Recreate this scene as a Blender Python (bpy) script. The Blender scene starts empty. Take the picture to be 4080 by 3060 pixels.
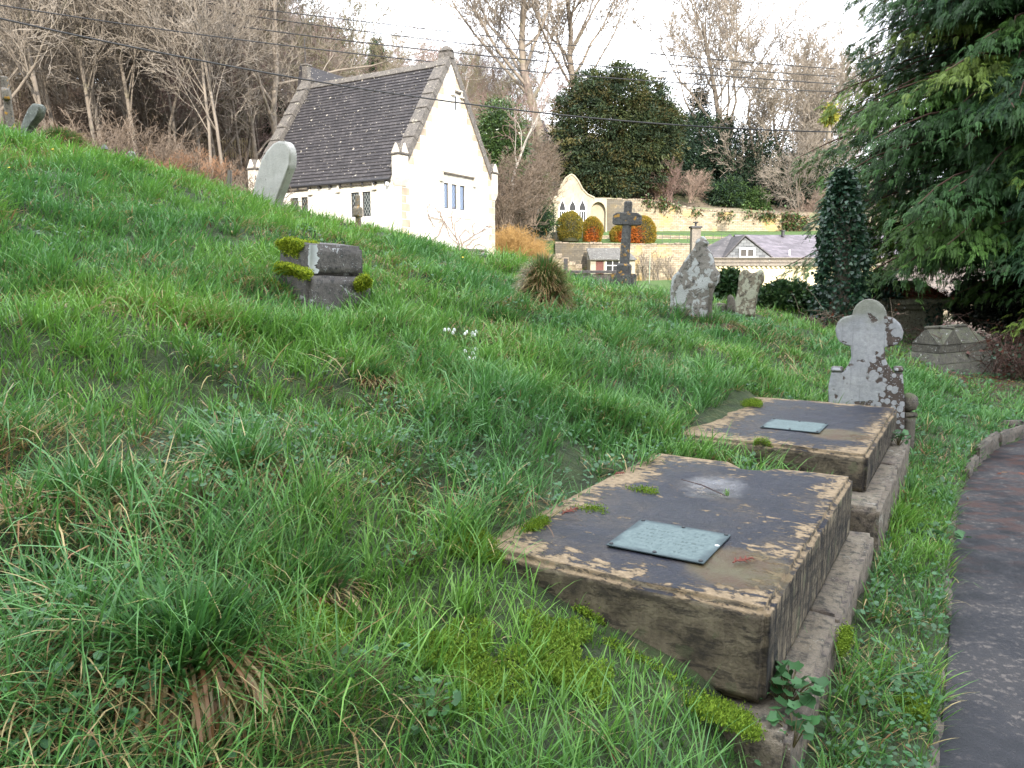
import bpy, bmesh, math, random
import numpy as np
from mathutils import Vector, Matrix, Euler, noise as mnoise

# ---------------------------------------------------------------- camera, light
SC = bpy.context.scene
COL = SC.collection
CAMH = 1.6
F_, CX_, CY_, PITCH = 3050., 2040., 1530., math.radians(8.0)
cd = bpy.data.cameras.new('camera'); cam = bpy.data.objects.new('camera', cd); COL.objects.link(cam)
cam.location = (0, 0, CAMH); cam.rotation_euler = (math.radians(90) - PITCH, 0, 0)
cd.sensor_fit = 'HORIZONTAL'; cd.sensor_width = 36.0; cd.lens = 36.0 * F_ / 4080.
cd.clip_start = 0.05; cd.clip_end = 2000
SC.camera = cam
SUN_EL, SUN_TO = math.radians(23), Vector((0.17, -1.0, 0)).normalized()   # horizontal direction towards the sun
sun_vec = Vector((SUN_TO.x * math.cos(SUN_EL), SUN_TO.y * math.cos(SUN_EL), math.sin(SUN_EL)))
sd = bpy.data.lights.new('sun', 'SUN'); sd.energy = 2.3; sd.angle = math.radians(0.6); sd.color = (1.0, 0.93, 0.82)
so = bpy.data.objects.new('sun', sd); COL.objects.link(so)
so.rotation_euler = sun_vec.to_track_quat('Z', 'Y').to_euler(); so.location = (0, -20, 40)
W = bpy.data.worlds.new('World'); SC.world = W; W.use_nodes = True
wn = W.node_tree.nodes; wl = W.node_tree.links; wn.clear()
wo = wn.new('ShaderNodeOutputWorld'); wb = wn.new('ShaderNodeBackground'); sky = wn.new('ShaderNodeTexSky')
sky.sky_type = 'NISHITA'; sky.sun_disc = False; sky.sun_elevation = SUN_EL
sky.sun_rotation = math.atan2(SUN_TO.x, SUN_TO.y); sky.altitude = 100; sky.air_density = 1.0; sky.dust_density = 2.0; sky.ozone_density = 1.0
wtc = wn.new('ShaderNodeTexCoord'); wno = wn.new('ShaderNodeTexNoise'); wno.inputs['Scale'].default_value = 1.6; wno.inputs['Detail'].default_value = 5
wmp = wn.new('ShaderNodeMapping'); wmp.inputs['Scale'].default_value = (1, 1, 2.2)
wrp = wn.new('ShaderNodeValToRGB'); wrp.color_ramp.elements[0].position = 0.30; wrp.color_ramp.elements[1].position = 0.56
wmx = wn.new('ShaderNodeMix'); wmx.data_type = 'RGBA'; wmx.inputs[7].default_value = (8.5, 8.9, 9.6, 1)
wl.new(wtc.outputs['Generated'], wmp.inputs[0]); wl.new(wmp.outputs[0], wno.inputs['Vector']); wl.new(wno.outputs['Fac'], wrp.inputs[0])
wl.new(wrp.outputs[0], wmx.inputs[0]); wl.new(sky.outputs[0], wmx.inputs[6]); wl.new(wmx.outputs[2], wb.inputs['Color'])
wb.inputs['Strength'].default_value = 0.15; wl.new(wb.outputs[0], wo.inputs[0])
SC.view_settings.view_transform = 'Standard'; SC.view_settings.look = 'None'; SC.view_settings.gamma = 1.0
SC.view_settings.exposure = 1.85
SC.cycles.max_bounces = 6; SC.cycles.diffuse_bounces = 3; SC.cycles.glossy_bounces = 2; SC.cycles.transmission_bounces = 3
SC.cycles.use_denoising = True

# ---------------------------------------------------------------- maths helpers
cosP, sinP = math.cos(PITCH), math.sin(PITCH)
def ray(px, py):
    u = (px - CX_) / F_; v = (CY_ - py) / F_
    return np.array([u, cosP + v * sinP, -sinP + v * cosP])
def at(px, py, Y):
    d = ray(px, py); p = d * (Y / d[1]); return Vector((p[0], p[1], p[2] + CAMH))
def h2(ix, iy, s=0):
    n = (ix.astype(np.int64) * 374761393 + iy.astype(np.int64) * 668265263 + s * 1442695041) & 0xffffffff
    n = ((n ^ (n >> 13)) * 1274126177) & 0xffffffff
    return ((n ^ (n >> 16)) & 0xffff) / 65535.0
def vn(x, y, s=0):
    x = np.asarray(x, float); y = np.asarray(y, float)
    xi = np.floor(x); yi = np.floor(y); fx = x - xi; fy = y - yi
    fx = fx * fx * (3 - 2 * fx); fy = fy * fy * (3 - 2 * fy)
    a = h2(xi, yi, s); b = h2(xi + 1, yi, s); c = h2(xi, yi + 1, s); d = h2(xi + 1, yi + 1, s)
    return (a * (1 - fx) + b * fx) * (1 - fy) + (c * (1 - fx) + d * fx) * fy
def fbm(x, y, s=0, o=3):
    r = 0; a = 1; t = 0
    for i in range(o):
        r = r + a * vn(np.asarray(x) * 2 ** i, np.asarray(y) * 2 ** i, s + i * 17); t += a; a *= .5
    return r / t
def sstep(a, b, x):
    t = np.clip((np.asarray(x, float) - a) / (b - a), 0, 1); return t * t * (3 - 2 * t)

# ---------------------------------------------------------------- terrain function
A2 = np.array([.518, .856]); N2 = np.array([-.856, .518]); O2 = np.array([.775, 2.2])   # along the tombs / up the slope / near corner
A2 = A2 / np.linalg.norm(A2); N2 = N2 / np.linalg.norm(N2)
def ST(x, y): return (x - O2[0]) * N2[0] + (y - O2[1]) * N2[1], (x - O2[0]) * A2[0] + (y - O2[1]) * A2[1]
def XY(s, t): return O2[0] + s * N2[0] + t * A2[0], O2[1] + s * N2[1] + t * A2[1]
FARP = []
def fp(px, py, Y): v = at(px, py, Y); FARP.append((v.x, v.y, v.z))
for px, rows in {
    -1500: [(26, 700), (45, 560), (80, 380), (130, 250), (200, 230)],
    -400: [(26, 760), (45, 660), (80, 470), (130, 320), (200, 280)],
    300: [(26, 900), (42, 760), (70, 600), (110, 420), (160, 340), (210, 330)],
    900: [(26, 1130), (42, 880), (70, 650), (110, 470), (160, 380), (210, 370)],
    1500: [(26, 1230), (42, 1080), (70, 740), (110, 520), (160, 420), (210, 410)],
    2000: [(26, 1240), (42, 1110), (60, 950), (72, 840), (100, 600), (160, 470), (210, 460)],
    2200: [(26, 1230), (42, 1140), (60, 1110), (65, 1105), (69.5, 985), (76, 925), (80, 860), (90, 690), (110, 600), (160, 520), (210, 500)],
    2550: [(26, 1230), (42, 1150), (60, 1120), (65, 1112), (69.5, 975), (76, 920), (81, 800), (95, 740), (120, 650), (160, 590), (210, 580)],
    3000: [(26, 1330), (42, 1210), (60, 1150), (65, 1125), (69.5, 975), (76, 938), (81, 855), (95, 820), (120, 740), (160, 690), (210, 660)],
    3600: [(26, 1290), (42, 1230), (60, 1160), (65, 1120), (69.5, 1000), (76, 960), (90, 900), (120, 800), (160, 740), (210, 720)],
    4400: [(26, 1280), (42, 1230), (60, 1140), (76, 1000), (90, 920), (120, 840), (210, 760)],
    6200: [(26, 1280), (60, 1120), (120, 900), (210, 800)],
}.items():
    for Y, py in rows: fp(px, py, Y)
FP = np.array(FARP)
def _U(r2): return r2 * np.log(r2 + 1e-9)
def _fitrbf(P):
    n = len(P); X = P[:, :2] / 20.
    K = _U(((X[:, None] - X[None]) ** 2).sum(-1)) + np.eye(n) * 0.02
    Q = np.c_[np.ones(n), X]; Mx = np.block([[K, Q], [Q.T, np.zeros((3, 3))]])
    return X, np.linalg.solve(Mx, np.r_[P[:, 2], 0, 0, 0])
_RX, _RW = _fitrbf(FP)
def farz(x, y):
    x = np.atleast_1d(x).astype(float); y = np.atleast_1d(y).astype(float)
    yy = np.clip(y, 20, 215); xx = np.clip(x, -190, 190) / 20.
    out = np.full(x.shape, _RW[-3]) + _RW[-2] * xx + _RW[-1] * yy / 20.
    for i in range(len(_RX)): out += _RW[i] * _U((xx - _RX[i, 0]) ** 2 + (yy / 20. - _RX[i, 1]) ** 2)
    return np.maximum(out, -4)
def nearz(x, y):
    s, t = ST(x, y)
    pl = .28 + .3 * s
    w = sstep(4.3, 6.0, t)
    low = .075 + 0 * s
    tomb = low + (np.maximum(pl, low) - low) * sstep(-.14, .22, s)
    wide = np.logaddexp(pl * 14, .05 * 14) / 14
    z = tomb * (1 - w) + wide * w
    r = x / np.maximum(y, 1.0)                      # crest rounding
    y0 = 8 + 2.5 * sstep(.1, .45, r); k = .0150 - .009 * sstep(.05, .5, r)
    dy = np.clip(y - y0, 0, 16)
    z = z - .14 * np.exp(-((r + .28) / .09) ** 2) * sstep(7, 11, y)
    z = z - k * dy * dy - np.clip(y - y0 - 16, 0, 50) * k * 20
    return z
def inpath(x, y):
    """signed distance-like: >0 inside the path"""
    s, t = ST(x, y)
    se = np.interp(t, [-6, .42, .88, 1.61, 2.5, 3.88, 4.76, 5.29, 6.04, 6.53, 8], [-.46, -.47, -.478, -.475, -.455, -.452, -.52, -.585, -.705, -.88, -1.4])
    d = se - s
    far = 7.62 + (x - 5.2) * .12 - y                # cross kerb at the far end
    return np.minimum(d, far)
def tz(x, y, bumps=True):
    x = np.atleast_1d(np.asarray(x, float)); y = np.atleast_1d(np.asarray(y, float))
    n = nearz(x, y); f = farz(x, y)
    w = sstep(17, 27, y)
    z = n * (1 - w) + f * w
    if bumps:
        s, t = ST(x, y)
        amp = sstep(.2, 1.3, s) + .35 * sstep(4.5, 7, t)
        amp = np.clip(amp, 0, 1) * (1 - sstep(20, 30, y))
        z = z + amp * (.16 * (fbm(x * .8 + 3, y * .8, 5, 2) - .5) + .19 * (fbm(x * 2.3, y * 2.3, 9, 2) - .5))
        z = z + sstep(28, 45, y) * (fbm(x * .15, y * .15, 21, 3) - .5) * 1.0 * (1 - sstep(58, 62, y) * (1 - sstep(82, 92, y)) * sstep(-2, 4, x))
    ter = sstep(1.5, 3.5, x) * (1 - sstep(46, 52, x)) * sstep(62, 65.5, y) * (1 - sstep(86, 94, y))     # garden terraces
    nb_ = (fbm(x * .5, y * .5, 41, 2) - .5) * .25
    tv = np.interp(y, [62, 66.3, 66.7, 72.4, 72.9, 78.25, 78.75, 84, 94], [1.2, 1.25, 4.3, 4.95, 5.45, 6.12, 8.9, 9.5, 13.]) + np.where(y > 78.5, np.interp(x, [6, 12, 18, 32], [.7, .35, -.4, -1.1]) + nb_, 0)
    z = z * (1 - ter) + tv * ter
    p = inpath(x, y)
    z = z * (1 - sstep(-.05, .0, p)) + (-.03) * sstep(-.05, .0, p)
    return z
def gz(x, y): return float(tz(x, y)[0])
def hit(px, py, y0=1.2, y1=17):
    ys = np.arange(y0, y1, .04); d = ray(px, py); k = ys / d[1]
    rz = CAMH + k * d[2]; g = tz(k * d[0], ys)
    i = int(np.argmax(g > rz)) if (g > rz).any() else int(np.argmin(rz - g)); return Vector((k[i] * d[0], ys[i], g[i]))

# ---------------------------------------------------------------- material helpers
class NT:
    def __init__(s, name):
        s.m = bpy.data.materials.new(name); s.m.use_nodes = True; s.n = s.m.node_tree.nodes; s.l = s.m.node_tree.links
        s.b = s.n['Principled BSDF']; s.tc = s.n.new('ShaderNodeTexCoord'); s.geo = s.n.new('ShaderNodeNewGeometry')
    def sock(s, v, inp):
        if isinstance(v, bpy.types.NodeSocket): s.l.new(v, inp)
        elif isinstance(v, (tuple, list)): inp.default_value = tuple(v) + ((1,) if len(v) == 3 and inp.type == 'RGBA' else ())
        else: inp.default_value = v
    def map(s, scale=(1, 1, 1), vec=None, rot=(0, 0, 0)):
        m = s.n.new('ShaderNodeMapping'); s.l.new(vec or s.tc.outputs['Object'], m.inputs[0]); m.inputs['Scale'].default_value = scale; m.inputs['Rotation'].default_value = rot; return m.outputs[0]
    def noise(s, sc, det=4, vec=None, rough=.55, dist=0):
        t = s.n.new('ShaderNodeTexNoise'); s.l.new(vec or s.tc.outputs['Object'], t.inputs['Vector'])
        t.inputs['Scale'].default_value = sc; t.inputs['Detail'].default_value = det; t.inputs['Roughness'].default_value = rough; t.inputs['Distortion'].default_value = dist
        return t.outputs['Fac']
    def vor(s, sc, vec=None, feat='F1', out='Distance', rnd=1):
        t = s.n.new('ShaderNodeTexVoronoi'); s.l.new(vec or s.tc.outputs['Object'], t.inputs['Vector']); t.inputs['Scale'].default_value = sc; t.feature = feat
        t.inputs['Randomness'].default_value = rnd; return t.outputs[out]
    def math(s, op, a, b=0.0, c=None):
        t = s.n.new('ShaderNodeMath'); t.operation = op; s.sock(a, t.inputs[0]); s.sock(b, t.inputs[1])
        if c is not None: s.sock(c, t.inputs[2])
        return t.outputs[0]
    def ramp(s, f, *stops):
        t = s.n.new('ShaderNodeValToRGB'); s.l.new(f, t.inputs[0]); e = t.color_ramp.elements
        for i, (p, c) in enumerate(stops):
            if isinstance(c, (int, float)): c = (c, c, c)
            el = e[i] if i < 2 else e.new(p)
            el.position = p; el.color = tuple(c) + (1,)
        return t.outputs[0]
    def step(s, f, a, b):
        t = s.n.new('ShaderNodeMapRange'); t.interpolation_type = 'SMOOTHSTEP'; s.l.new(f, t.inputs[0]); t.inputs[1].default_value = a; t.inputs[2].default_value = b; return t.outputs[0]
    def mix(s, f, a, b, mode='MIX'):
        t = s.n.new('ShaderNodeMix'); t.data_type = 'RGBA'; t.blend_type = mode; s.sock(f, t.inputs[0]); s.sock(a, t.inputs[6]); s.sock(b, t.inputs[7]); return t.outputs[2]
    def sep(s, v):
        t = s.n.new('ShaderNodeSeparateXYZ'); s.l.new(v, t.inputs[0]); return t.outputs
    def attr(s, name='Col'):
        t = s.n.new('ShaderNodeAttribute'); t.attribute_name = name; return t.outputs['Color']
    def out(s, col, rough=.8, bump=None, bs=.3, bd=.02, spec=None):
        s.sock(col, s.b.inputs['Base Color']); s.sock(rough, s.b.inputs['Roughness'])
        if spec is not None: s.b.inputs['Specular IOR Level'].default_value = spec
        if bump is not None:
            t = s.n.new('ShaderNodeBump'); s.l.new(bump, t.inputs['Height']); t.inputs['Strength'].default_value = bs; t.inputs['Distance'].default_value = bd; s.l.new(t.outputs[0], s.b.inputs['Normal'])
        return s.m
def foliage_mat(name, tint=(1, 1, 1), rough=.55, trans=.25, spec=.3):
    n = NT(name); c = n.mix(1.0, n.attr(), tint, 'MULTIPLY')
    n.out(c, rough, spec=spec)
    if trans:
        tr = n.n.new('ShaderNodeBsdfTranslucent'); n.l.new(c, tr.inputs[0]); ms = n.n.new('ShaderNodeMixShader'); ms.inputs[0].default_value = trans
        n.l.new(n.b.outputs[0], ms.inputs[1]); n.l.new(tr.outputs[0], ms.inputs[2]); n.l.new(ms.outputs[0], n.n['Material Output'].inputs[0])
    return n.m
def plain(name, col, rough=.7, var=.15, sc=8, metal=0):
    n = NT(name); f = n.noise(sc, 5); c = n.ramp(f, (.3, [v * (1 - var) for v in col]), (.7, [v * (1 + var) for v in col]))
    n.b.inputs['Metallic'].default_value = metal
    return n.out(c, rough, f, .15, .01)
def stone_mat(name, c0, c1, dark=(.03, .028, .025), darkamt=.5, lich=(.45, .46, .42), lichamt=.5, moss=0, sc=1.0, orange=0, brown=None):
    n = NT(name)
    a = n.noise(3 * sc, 8, rough=.65); b = n.noise(14 * sc, 6, rough=.6); g = n.noise(70 * sc, 3)
    c = n.ramp(a, (.3, c0), (.7, c1))
    c = n.mix(n.math('MULTIPLY', n.step(b, .56 - .14 * darkamt, .68), .85), c, dark)
    if lichamt > 0:
        nn_ = n.noise(4.5 * sc, 9, rough=.68, dist=.6); v = n.vor(11 * sc); w = n.math('ADD', nn_, n.math('MULTIPLY', v, -.16))
        m = n.step(w, .60 - .135 * lichamt, .612 - .135 * lichamt)
        c = n.mix(m, c, n.mix(b, lich, tuple(k * .72 for k in lich)))
        v2 = n.vor(26 * sc); m2 = n.math('SUBTRACT', 1.0, n.step(v2, .16, .2)); c = n.mix(n.math('MULTIPLY', m2, n.step(n.noise(4 * sc, 2), .5, .56)), c, lich)
    if orange: c = n.mix(n.math('MULTIPLY', n.step(n.noise(5 * sc, 6), .58, .66), orange), c, (.45, .24, .04))
    if moss:
        nz = n.sep(n.geo.outputs['Normal'])[2]
        c = n.mix(n.math('MULTIPLY', n.step(n.math('ADD', n.math('MULTIPLY', nz, .3), n.noise(6 * sc, 5)), .62, .78), moss), c, (.06, .09, .015))
    c = n.mix(.25, c, n.ramp(g, (.3, .2), (.7, .8)), 'OVERLAY')
    return n.out(c, .85, n.math('ADD', b, n.math('MULTIPLY', g, .5)), .5, .02)

# ---------------------------------------------------------------- object helpers
def tag(o, label=None, cat=None, group=None, kind=None):
    if label: o['label'] = label
    if cat: o['category'] = cat
    if group: o['group'] = group
    if kind: o['kind'] = kind
    return o
def thing(name, label, cat, loc=(0, 0, 0), rz=0, group=None, rot=None):
    o = bpy.data.objects.new(name, None); COL.objects.link(o); o.location = loc; o.rotation_euler = rot or (0, 0, rz); o.empty_display_size = .1
    return tag(o, label, cat, group)
def link(name, me, parent=None, loc=None, rot=None):
    o = bpy.data.objects.new(name, me); COL.objects.link(o)
    if parent: o.parent = parent
    if loc is not None: o.location = loc
    if rot is not None: o.rotation_euler = rot
    return o
def npmesh(name, V, F, mats=(), col=None, smooth=False, midx=None):
    """V (n,3); F (m,k) same size faces or list of such arrays"""
    V = np.asarray(V, np.float32); Fs = F if isinstance(F, list) else [F]; Fs = [np.asarray(f, np.int32) for f in Fs if len(f)]
    me = bpy.data.meshes.new(name); me.vertices.add(len(V)); me.vertices.foreach_set('co', V.ravel())
    li = np.concatenate([f.ravel() for f in Fs]); lt = np.concatenate([np.full(len(f), f.shape[1], np.int32) for f in Fs])
    me.loops.add(len(li)); me.loops.foreach_set('vertex_index', li); me.polygons.add(len(lt))
    me.polygons.foreach_set('loop_start', np.r_[0, np.cumsum(lt)[:-1]].astype(np.int32)); me.polygons.foreach_set('loop_total', lt)
    if midx is not None: me.polygons.foreach_set('material_index', np.asarray(midx, np.int32))
    if smooth: me.polygons.foreach_set('use_smooth', np.ones(len(lt), bool))
    if col is not None:
        a = me.color_attributes.new('Col', 'FLOAT_COLOR', 'POINT'); c = np.ones((len(V), 4), np.float32); c[:, :3] = col; a.data.foreach_set('color', c.ravel())
    me.update(calc_edges=True)
    for m in (mats if isinstance(mats, (list, tuple)) else [mats]): me.materials.append(m)
    return me
class MB:
    def __init__(s): s.v = []; s.f = []
    def add(s, vs, fs):
        o = len(s.v); s.v += [tuple(v) for v in vs]; s.f += [tuple(i + o for i in f) for f in fs]; return s
    def box(s, x0, x1, y0, y1, z0, z1, M=None):
        vs = [(x, y, z) for z in (z0, z1) for y in (y0, y1) for x in (x0, x1)]
        if M is not None: vs = [M @ Vector(v) for v in vs]
        return s.add(vs, [(0, 2, 3, 1), (4, 5, 7, 6), (0, 1, 5, 4), (2, 6, 7, 3), (0, 4, 6, 2), (1, 3, 7, 5)])
    def frustum(s, b, t, z0, z1):    # b,t = (x0,x1,y0,y1)
        vs = [(x, y, z0) for y in b[2:] for x in b[:2]] + [(x, y, z1) for y in t[2:] for x in t[:2]]
        return s.add(vs, [(0, 2, 3, 1), (4, 5, 7, 6), (0, 1, 5, 4), (2, 6, 7, 3), (0, 4, 6, 2), (1, 3, 7, 5)])
    def prism(s, pts, d0, d1, axis='y'):   # polygon pts (a,b) extruded along axis from d0 to d1; a->x,b->z for 'y'
        mk = {'y': lambda a, b, d: (a, d, b), 'x': lambda a, b, d: (d, a, b), 'z': lambda a, b, d: (a, b, d)}[axis]; n = len(pts)
        vs = [mk(a, b, d0) for a, b in pts] + [mk(a, b, d1) for a, b in pts]
        return s.add(vs, [tuple(range(n)), tuple(range(2 * n - 1, n - 1, -1))] + [(i, n + i, n + (i + 1) % n, (i + 1) % n) for i in range(n)])
    def tube(s, pts, r, k=6, cap=True):
        pts = [Vector(p) for p in pts]; n = len(pts); r = r if isinstance(r, (list, tuple)) else [r] * n; vs = []; fs = []
        up = Vector((0, 0, 1))
        for i, p in enumerate(pts):
            d = (pts[min(i + 1, n - 1)] - pts[max(i - 1, 0)]).normalized()
            a = d.cross(up if abs(d.z) < .95 else Vector((1, 0, 0))).normalized(); b = d.cross(a)
            vs += [p + (a * math.cos(2 * math.pi * j / k) + b * math.sin(2 * math.pi * j / k)) * r[i] for j in range(k)]
        for i in range(n - 1): fs += [(i * k + j, i * k + (j + 1) % k, (i + 1) * k + (j + 1) % k, (i + 1) * k + j) for j in range(k)]
        if cap: fs += [tuple(range(k)), tuple(range(n * k - 1, (n - 1) * k - 1, -1))]
        return s.add(vs, fs)
    def lathe(s, prof, k=16, c=(0, 0)):
        vs = []; fs = []; n = len(prof)
        for r, z in prof: vs += [(c[0] + r * math.cos(2 * math.pi * j / k), c[1] + r * math.sin(2 * math.pi * j / k), z) for j in range(k)]
        for i in range(n - 1): fs += [(i * k + j, i * k + (j + 1) % k, (i + 1) * k + (j + 1) % k, (i + 1) * k + j) for j in range(k)]
        fs += [tuple(range(k - 1, -1, -1)), tuple(range((n - 1) * k, n * k))]
        return s.add(vs, fs)
    def bm(s):
        b = bmesh.new(); vs = [b.verts.new(v) for v in s.v]
        for f in s.f:
            try: b.faces.new([vs[i] for i in f])
            except ValueError: pass
        bmesh.ops.recalc_face_normals(b, faces=b.faces); return b
    def build(s, name, mat, parent=None, loc=None, rot=None, bevel=0, seg=2, sub=0, amp=0, nsc=3.0, smooth=False, tri=False, M=None, seed=0):
        b = s.bm()
        if M is not None: bmesh.ops.transform(b, matrix=M, verts=b.verts)
        if bevel: bmesh.ops.bevel(b, geom=[e for e in b.edges if e.calc_face_angle(0) > .3], offset=bevel, segments=seg, affect='EDGES', clamp_overlap=True)
        if sub:
            bmesh.ops.triangulate(b, faces=[f for f in b.faces if len(f.verts) > 4])
            for _ in range(7):
                es = [e for e in b.edges if e.calc_length() > sub]
                if not es or len(b.faces) > 60000: break
                bmesh.ops.subdivide_edges(b, edges=es, cuts=1, use_grid_fill=True)
        if amp:
            b.normal_update(); off = Vector((seed * 7.3, seed * 3.1, seed * 5.7))
            for v in b.verts:
                p = v.co * nsc + off
                d = mnoise.noise(p) + .5 * mnoise.noise(p * 2.3) + .3 * mnoise.noise(p * 5.1) + .15 * mnoise.noise(p * 11)
                v.co += v.normal * d * amp
        me = bpy.data.meshes.new(name); b.to_mesh(me); b.free()
        if smooth: me.polygons.foreach_set('use_smooth', np.ones(len(me.polygons), bool))
        for m in (mat if isinstance(mat, (list, tuple)) else [mat]): me.materials.append(m)
        return link(name, me, parent, loc, rot)
def copy_tree(o, parent=None):
    c = o.copy(); COL.objects.link(c)
    if parent: c.parent = parent
    for ch in [x for x in CH.get(o.name, [])]: copy_tree(ch, c)
    return c
CH = {}
def note_children(root):
    def rec(o):
        CH[o.name] = [c for c in SC.objects if c.parent == o]
        for c in CH[o.name]: rec(c)
    rec(root)

# leaf clouds -----------------------------------------------------------------
def leafcloud(P, Nn, L, Wd, col, rng, jit=.7, colvar=.25, shape='diamond', droop=0.):
    """one small leaf face per point P; Nn = growth direction (n,3); L, Wd length and width (scalar or array); col (n,3) or (3,)"""
    n = len(P); d = Nn + rng.normal(0, jit, (n, 3)); d[:, 2] -= droop; d /= np.linalg.norm(d, axis=1)[:, None] + 1e-9
    r = rng.normal(0, 1, (n, 3)); w = np.cross(d, r); w /= np.linalg.norm(w, axis=1)[:, None] + 1e-9
    L = np.broadcast_to(L, n)[:, None] * rng.uniform(.6, 1.25, (n, 1)); Wd = np.broadcast_to(Wd, n)[:, None] * rng.uniform(.7, 1.2, (n, 1))
    if shape == 'diamond':
        V = np.stack([P, P + d * L * .5 + w * Wd * .5, P + d * L, P + d * L * .5 - w * Wd * .5], 1); k = 4
    elif shape == 'ivy':
        V = np.stack([P, P + d * L * .15 + w * Wd * .5, P + d * L * .55 + w * Wd * .32, P + d * L, P + d * L * .55 - w * Wd * .32, P + d * L * .15 - w * Wd * .5], 1); k = 6
    F = np.arange(n * k).reshape(n, k)
    c = np.broadcast_to(np.asarray(col, float), (n, 3)) * rng.uniform(1 - colvar, 1 + colvar, (n, 1))
    return V.reshape(-1, 3), F, np.repeat(c, k, 0)
def tubes_np(B, k=3):
    """B: list of (pts (m,3), radii (m,)) -> V,F"""
    V = []; F = []; o = 0; ang = np.arange(k) * 2 * np.pi / k; ca, sa = np.cos(ang), np.sin(ang)
    for p, r in B:
        m = len(p); d = np.empty_like(p); d[1:-1] = p[2:] - p[:-2]; d[0] = p[1] - p[0]; d[-1] = p[-1] - p[-2]
        ref = np.array([0.31, .17, .93]) if abs(d[0, 2]) < abs(d[0, 0]) + abs(d[0, 1]) else np.array([.93, .3, .1])
        a = np.cross(d, ref); a /= np.linalg.norm(a, axis=1)[:, None] + 1e-9; b = np.cross(d, a); b /= np.linalg.norm(b, axis=1)[:, None] + 1e-9
        V.append((p[:, None] + (a[:, None] * ca[:, None] + b[:, None] * sa[:, None]) * r[:, None, None]).reshape(-1, 3))
        i = np.arange(m - 1)[:, None] * k + o; j = np.arange(k)[None]; j2 = (j + 1) % k
        F.append(np.stack([i + j, i + j2, i + k + j2, i + k + j], -1).reshape(-1, 4)); o += m * k
    return np.concatenate(V), np.concatenate(F)

# ---------------------------------------------------------------- ground, path, kerb
def ground_mat():
    n = NT('ground_soil'); p = n.tc.outputs['Object']
    a = n.noise(1.3, 6); b = n.noise(9, 6); g = n.noise(45, 4)
    grass = n.ramp(b, (.3, (.016, .022, .008)), (.55, (.035, .055, .016)), (.75, (.07, .072, .028)))
    far = n.ramp(n.noise(.22, 7, rough=.65), (.35, (.13, .10, .072)), (.5, (.19, .15, .105)), (.62, (.12, .13, .06)))
    far = n.mix(.6, far, n.ramp(n.noise(2.5, 6, rough=.7), (.3, .25), (.7, .75)), 'OVERLAY')
    y = n.sep(p)[1]; x = n.sep(p)[0]
    c = n.mix(n.step(y, 21, 30), grass, far)
    lawn = n.ramp(b, (.3, (.04, .085, .015)), (.7, (.075, .13, .03)))
    lm = n.math('MULTIPLY', n.math('MULTIPLY', n.step(y, 40, 46), n.math('SUBTRACT', 1.0, n.step(y, 78.2, 78.3))), n.step(x, 1.5, 3.5))
    c = n.mix(lm, c, lawn)
    litter = n.math('MULTIPLY', n.step(n.math('ADD', n.math('MULTIPLY', x, .16), n.noise(1.2, 5)), 1.15, 1.5), n.math('SUBTRACT', 1.0, n.step(y, 26, 30)))
    c = n.mix(n.math('MULTIPLY', n.math('MULTIPLY', litter, n.step(y, 8.5, 10)), n.step(b, .38, .55)), c, (.055, .022, .012))
    return n.out(c, .95, n.math('ADD', b, g), .8, .03)
def axis_pts(lo, hi, fine, ratio, c=0.):
    out = [c]; d = fine
    while out[-1] < hi: out.append(out[-1] + d); d = d * ratio
    o2 = [c]; d = fine
    while o2[-1] > lo: o2.append(o2[-1] - d); d = d * ratio
    return np.array(sorted(set(out + o2)))
gx = axis_pts(-230, 230, .07, 1.019, 1.0)
gy = np.concatenate([axis_pts(-40, 1.0, .08, 1.07, 1.0)[:-1], axis_pts(1.0, 17, .06, 1.006, 1.0)])
gy = np.unique(np.concatenate([gy, axis_pts(17, 330, .13, 1.017, 17.)[1:]]))
gy = np.unique(np.concatenate([gy[(gy < 330)], [66.3, 66.7, 72.4, 72.9, 78.25, 78.75]]))
GX, GY = np.meshgrid(gx, gy); GZ = tz(GX.ravel(), GY.ravel()).reshape(GX.shape)
ny, nx = GX.shape; ii = np.arange(ny - 1)[:, None] * nx + np.arange(nx - 1)[None]
GF = np.stack([ii, ii + 1, ii + nx + 1, ii + nx], -1).reshape(-1, 4)
tag(link('ground', npmesh('ground', np.stack([GX, GY, GZ], -1).reshape(-1, 3), GF, [ground_mat()], smooth=True)), kind='structure')

def path_mat():
    n = NT('path_tarmac'); a = n.noise(1.6, 9, rough=.72, dist=.2); b = n.noise(14, 6, rough=.7); g = n.noise(160, 2)
    c = n.ramp(a, (.36, (.006, .007, .010)), (.48, (.014, .014, .018)), (.58, (.028, .026, .027)))
    c = n.mix(.5, c, n.ramp(n.noise(70, 6, rough=.8), (.35, .25), (.65, .75)), 'OVERLAY')
    c = n.mix(n.math('MULTIPLY', n.step(n.noise(26, 7, rough=.75), .53, .6), n.step(a, .40, .58)), c, (.10, .085, .075))
    y = n.sep(n.tc.outputs['Object'])[1]
    lit = n.math('MULTIPLY', n.step(n.noise(3.5, 6, n.map((1, 2.2, 1)), rough=.7), .47, .6), n.step(y, 3.3, 5.2))
    c = n.mix(n.math('MULTIPLY', lit, .8), c, (.05, .02, .014))
    return n.out(c, n.ramp(a, (.35, .42), (.6, .75)), n.math('ADD', b, g), .35, .008)
pts = []
ts = np.linspace(-5, 7.6, 60); s_, t_ = None, None
L = []
for t in ts:
    se = float(np.interp(t, [-6, .42, .88, 1.61, 2.5, 3.88, 4.76, 5.29, 6.04, 6.53, 8], [-.46, -.47, -.478, -.475, -.455, -.452, -.52, -.585, -.705, -.88, -1.4]))
    x, y = XY(se, t)
    if y <= 7.62 + (x - 5.2) * .12: L.append((x, y))
L.append((5.05, 7.60))
V = []; F = []; nc = 14
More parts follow.
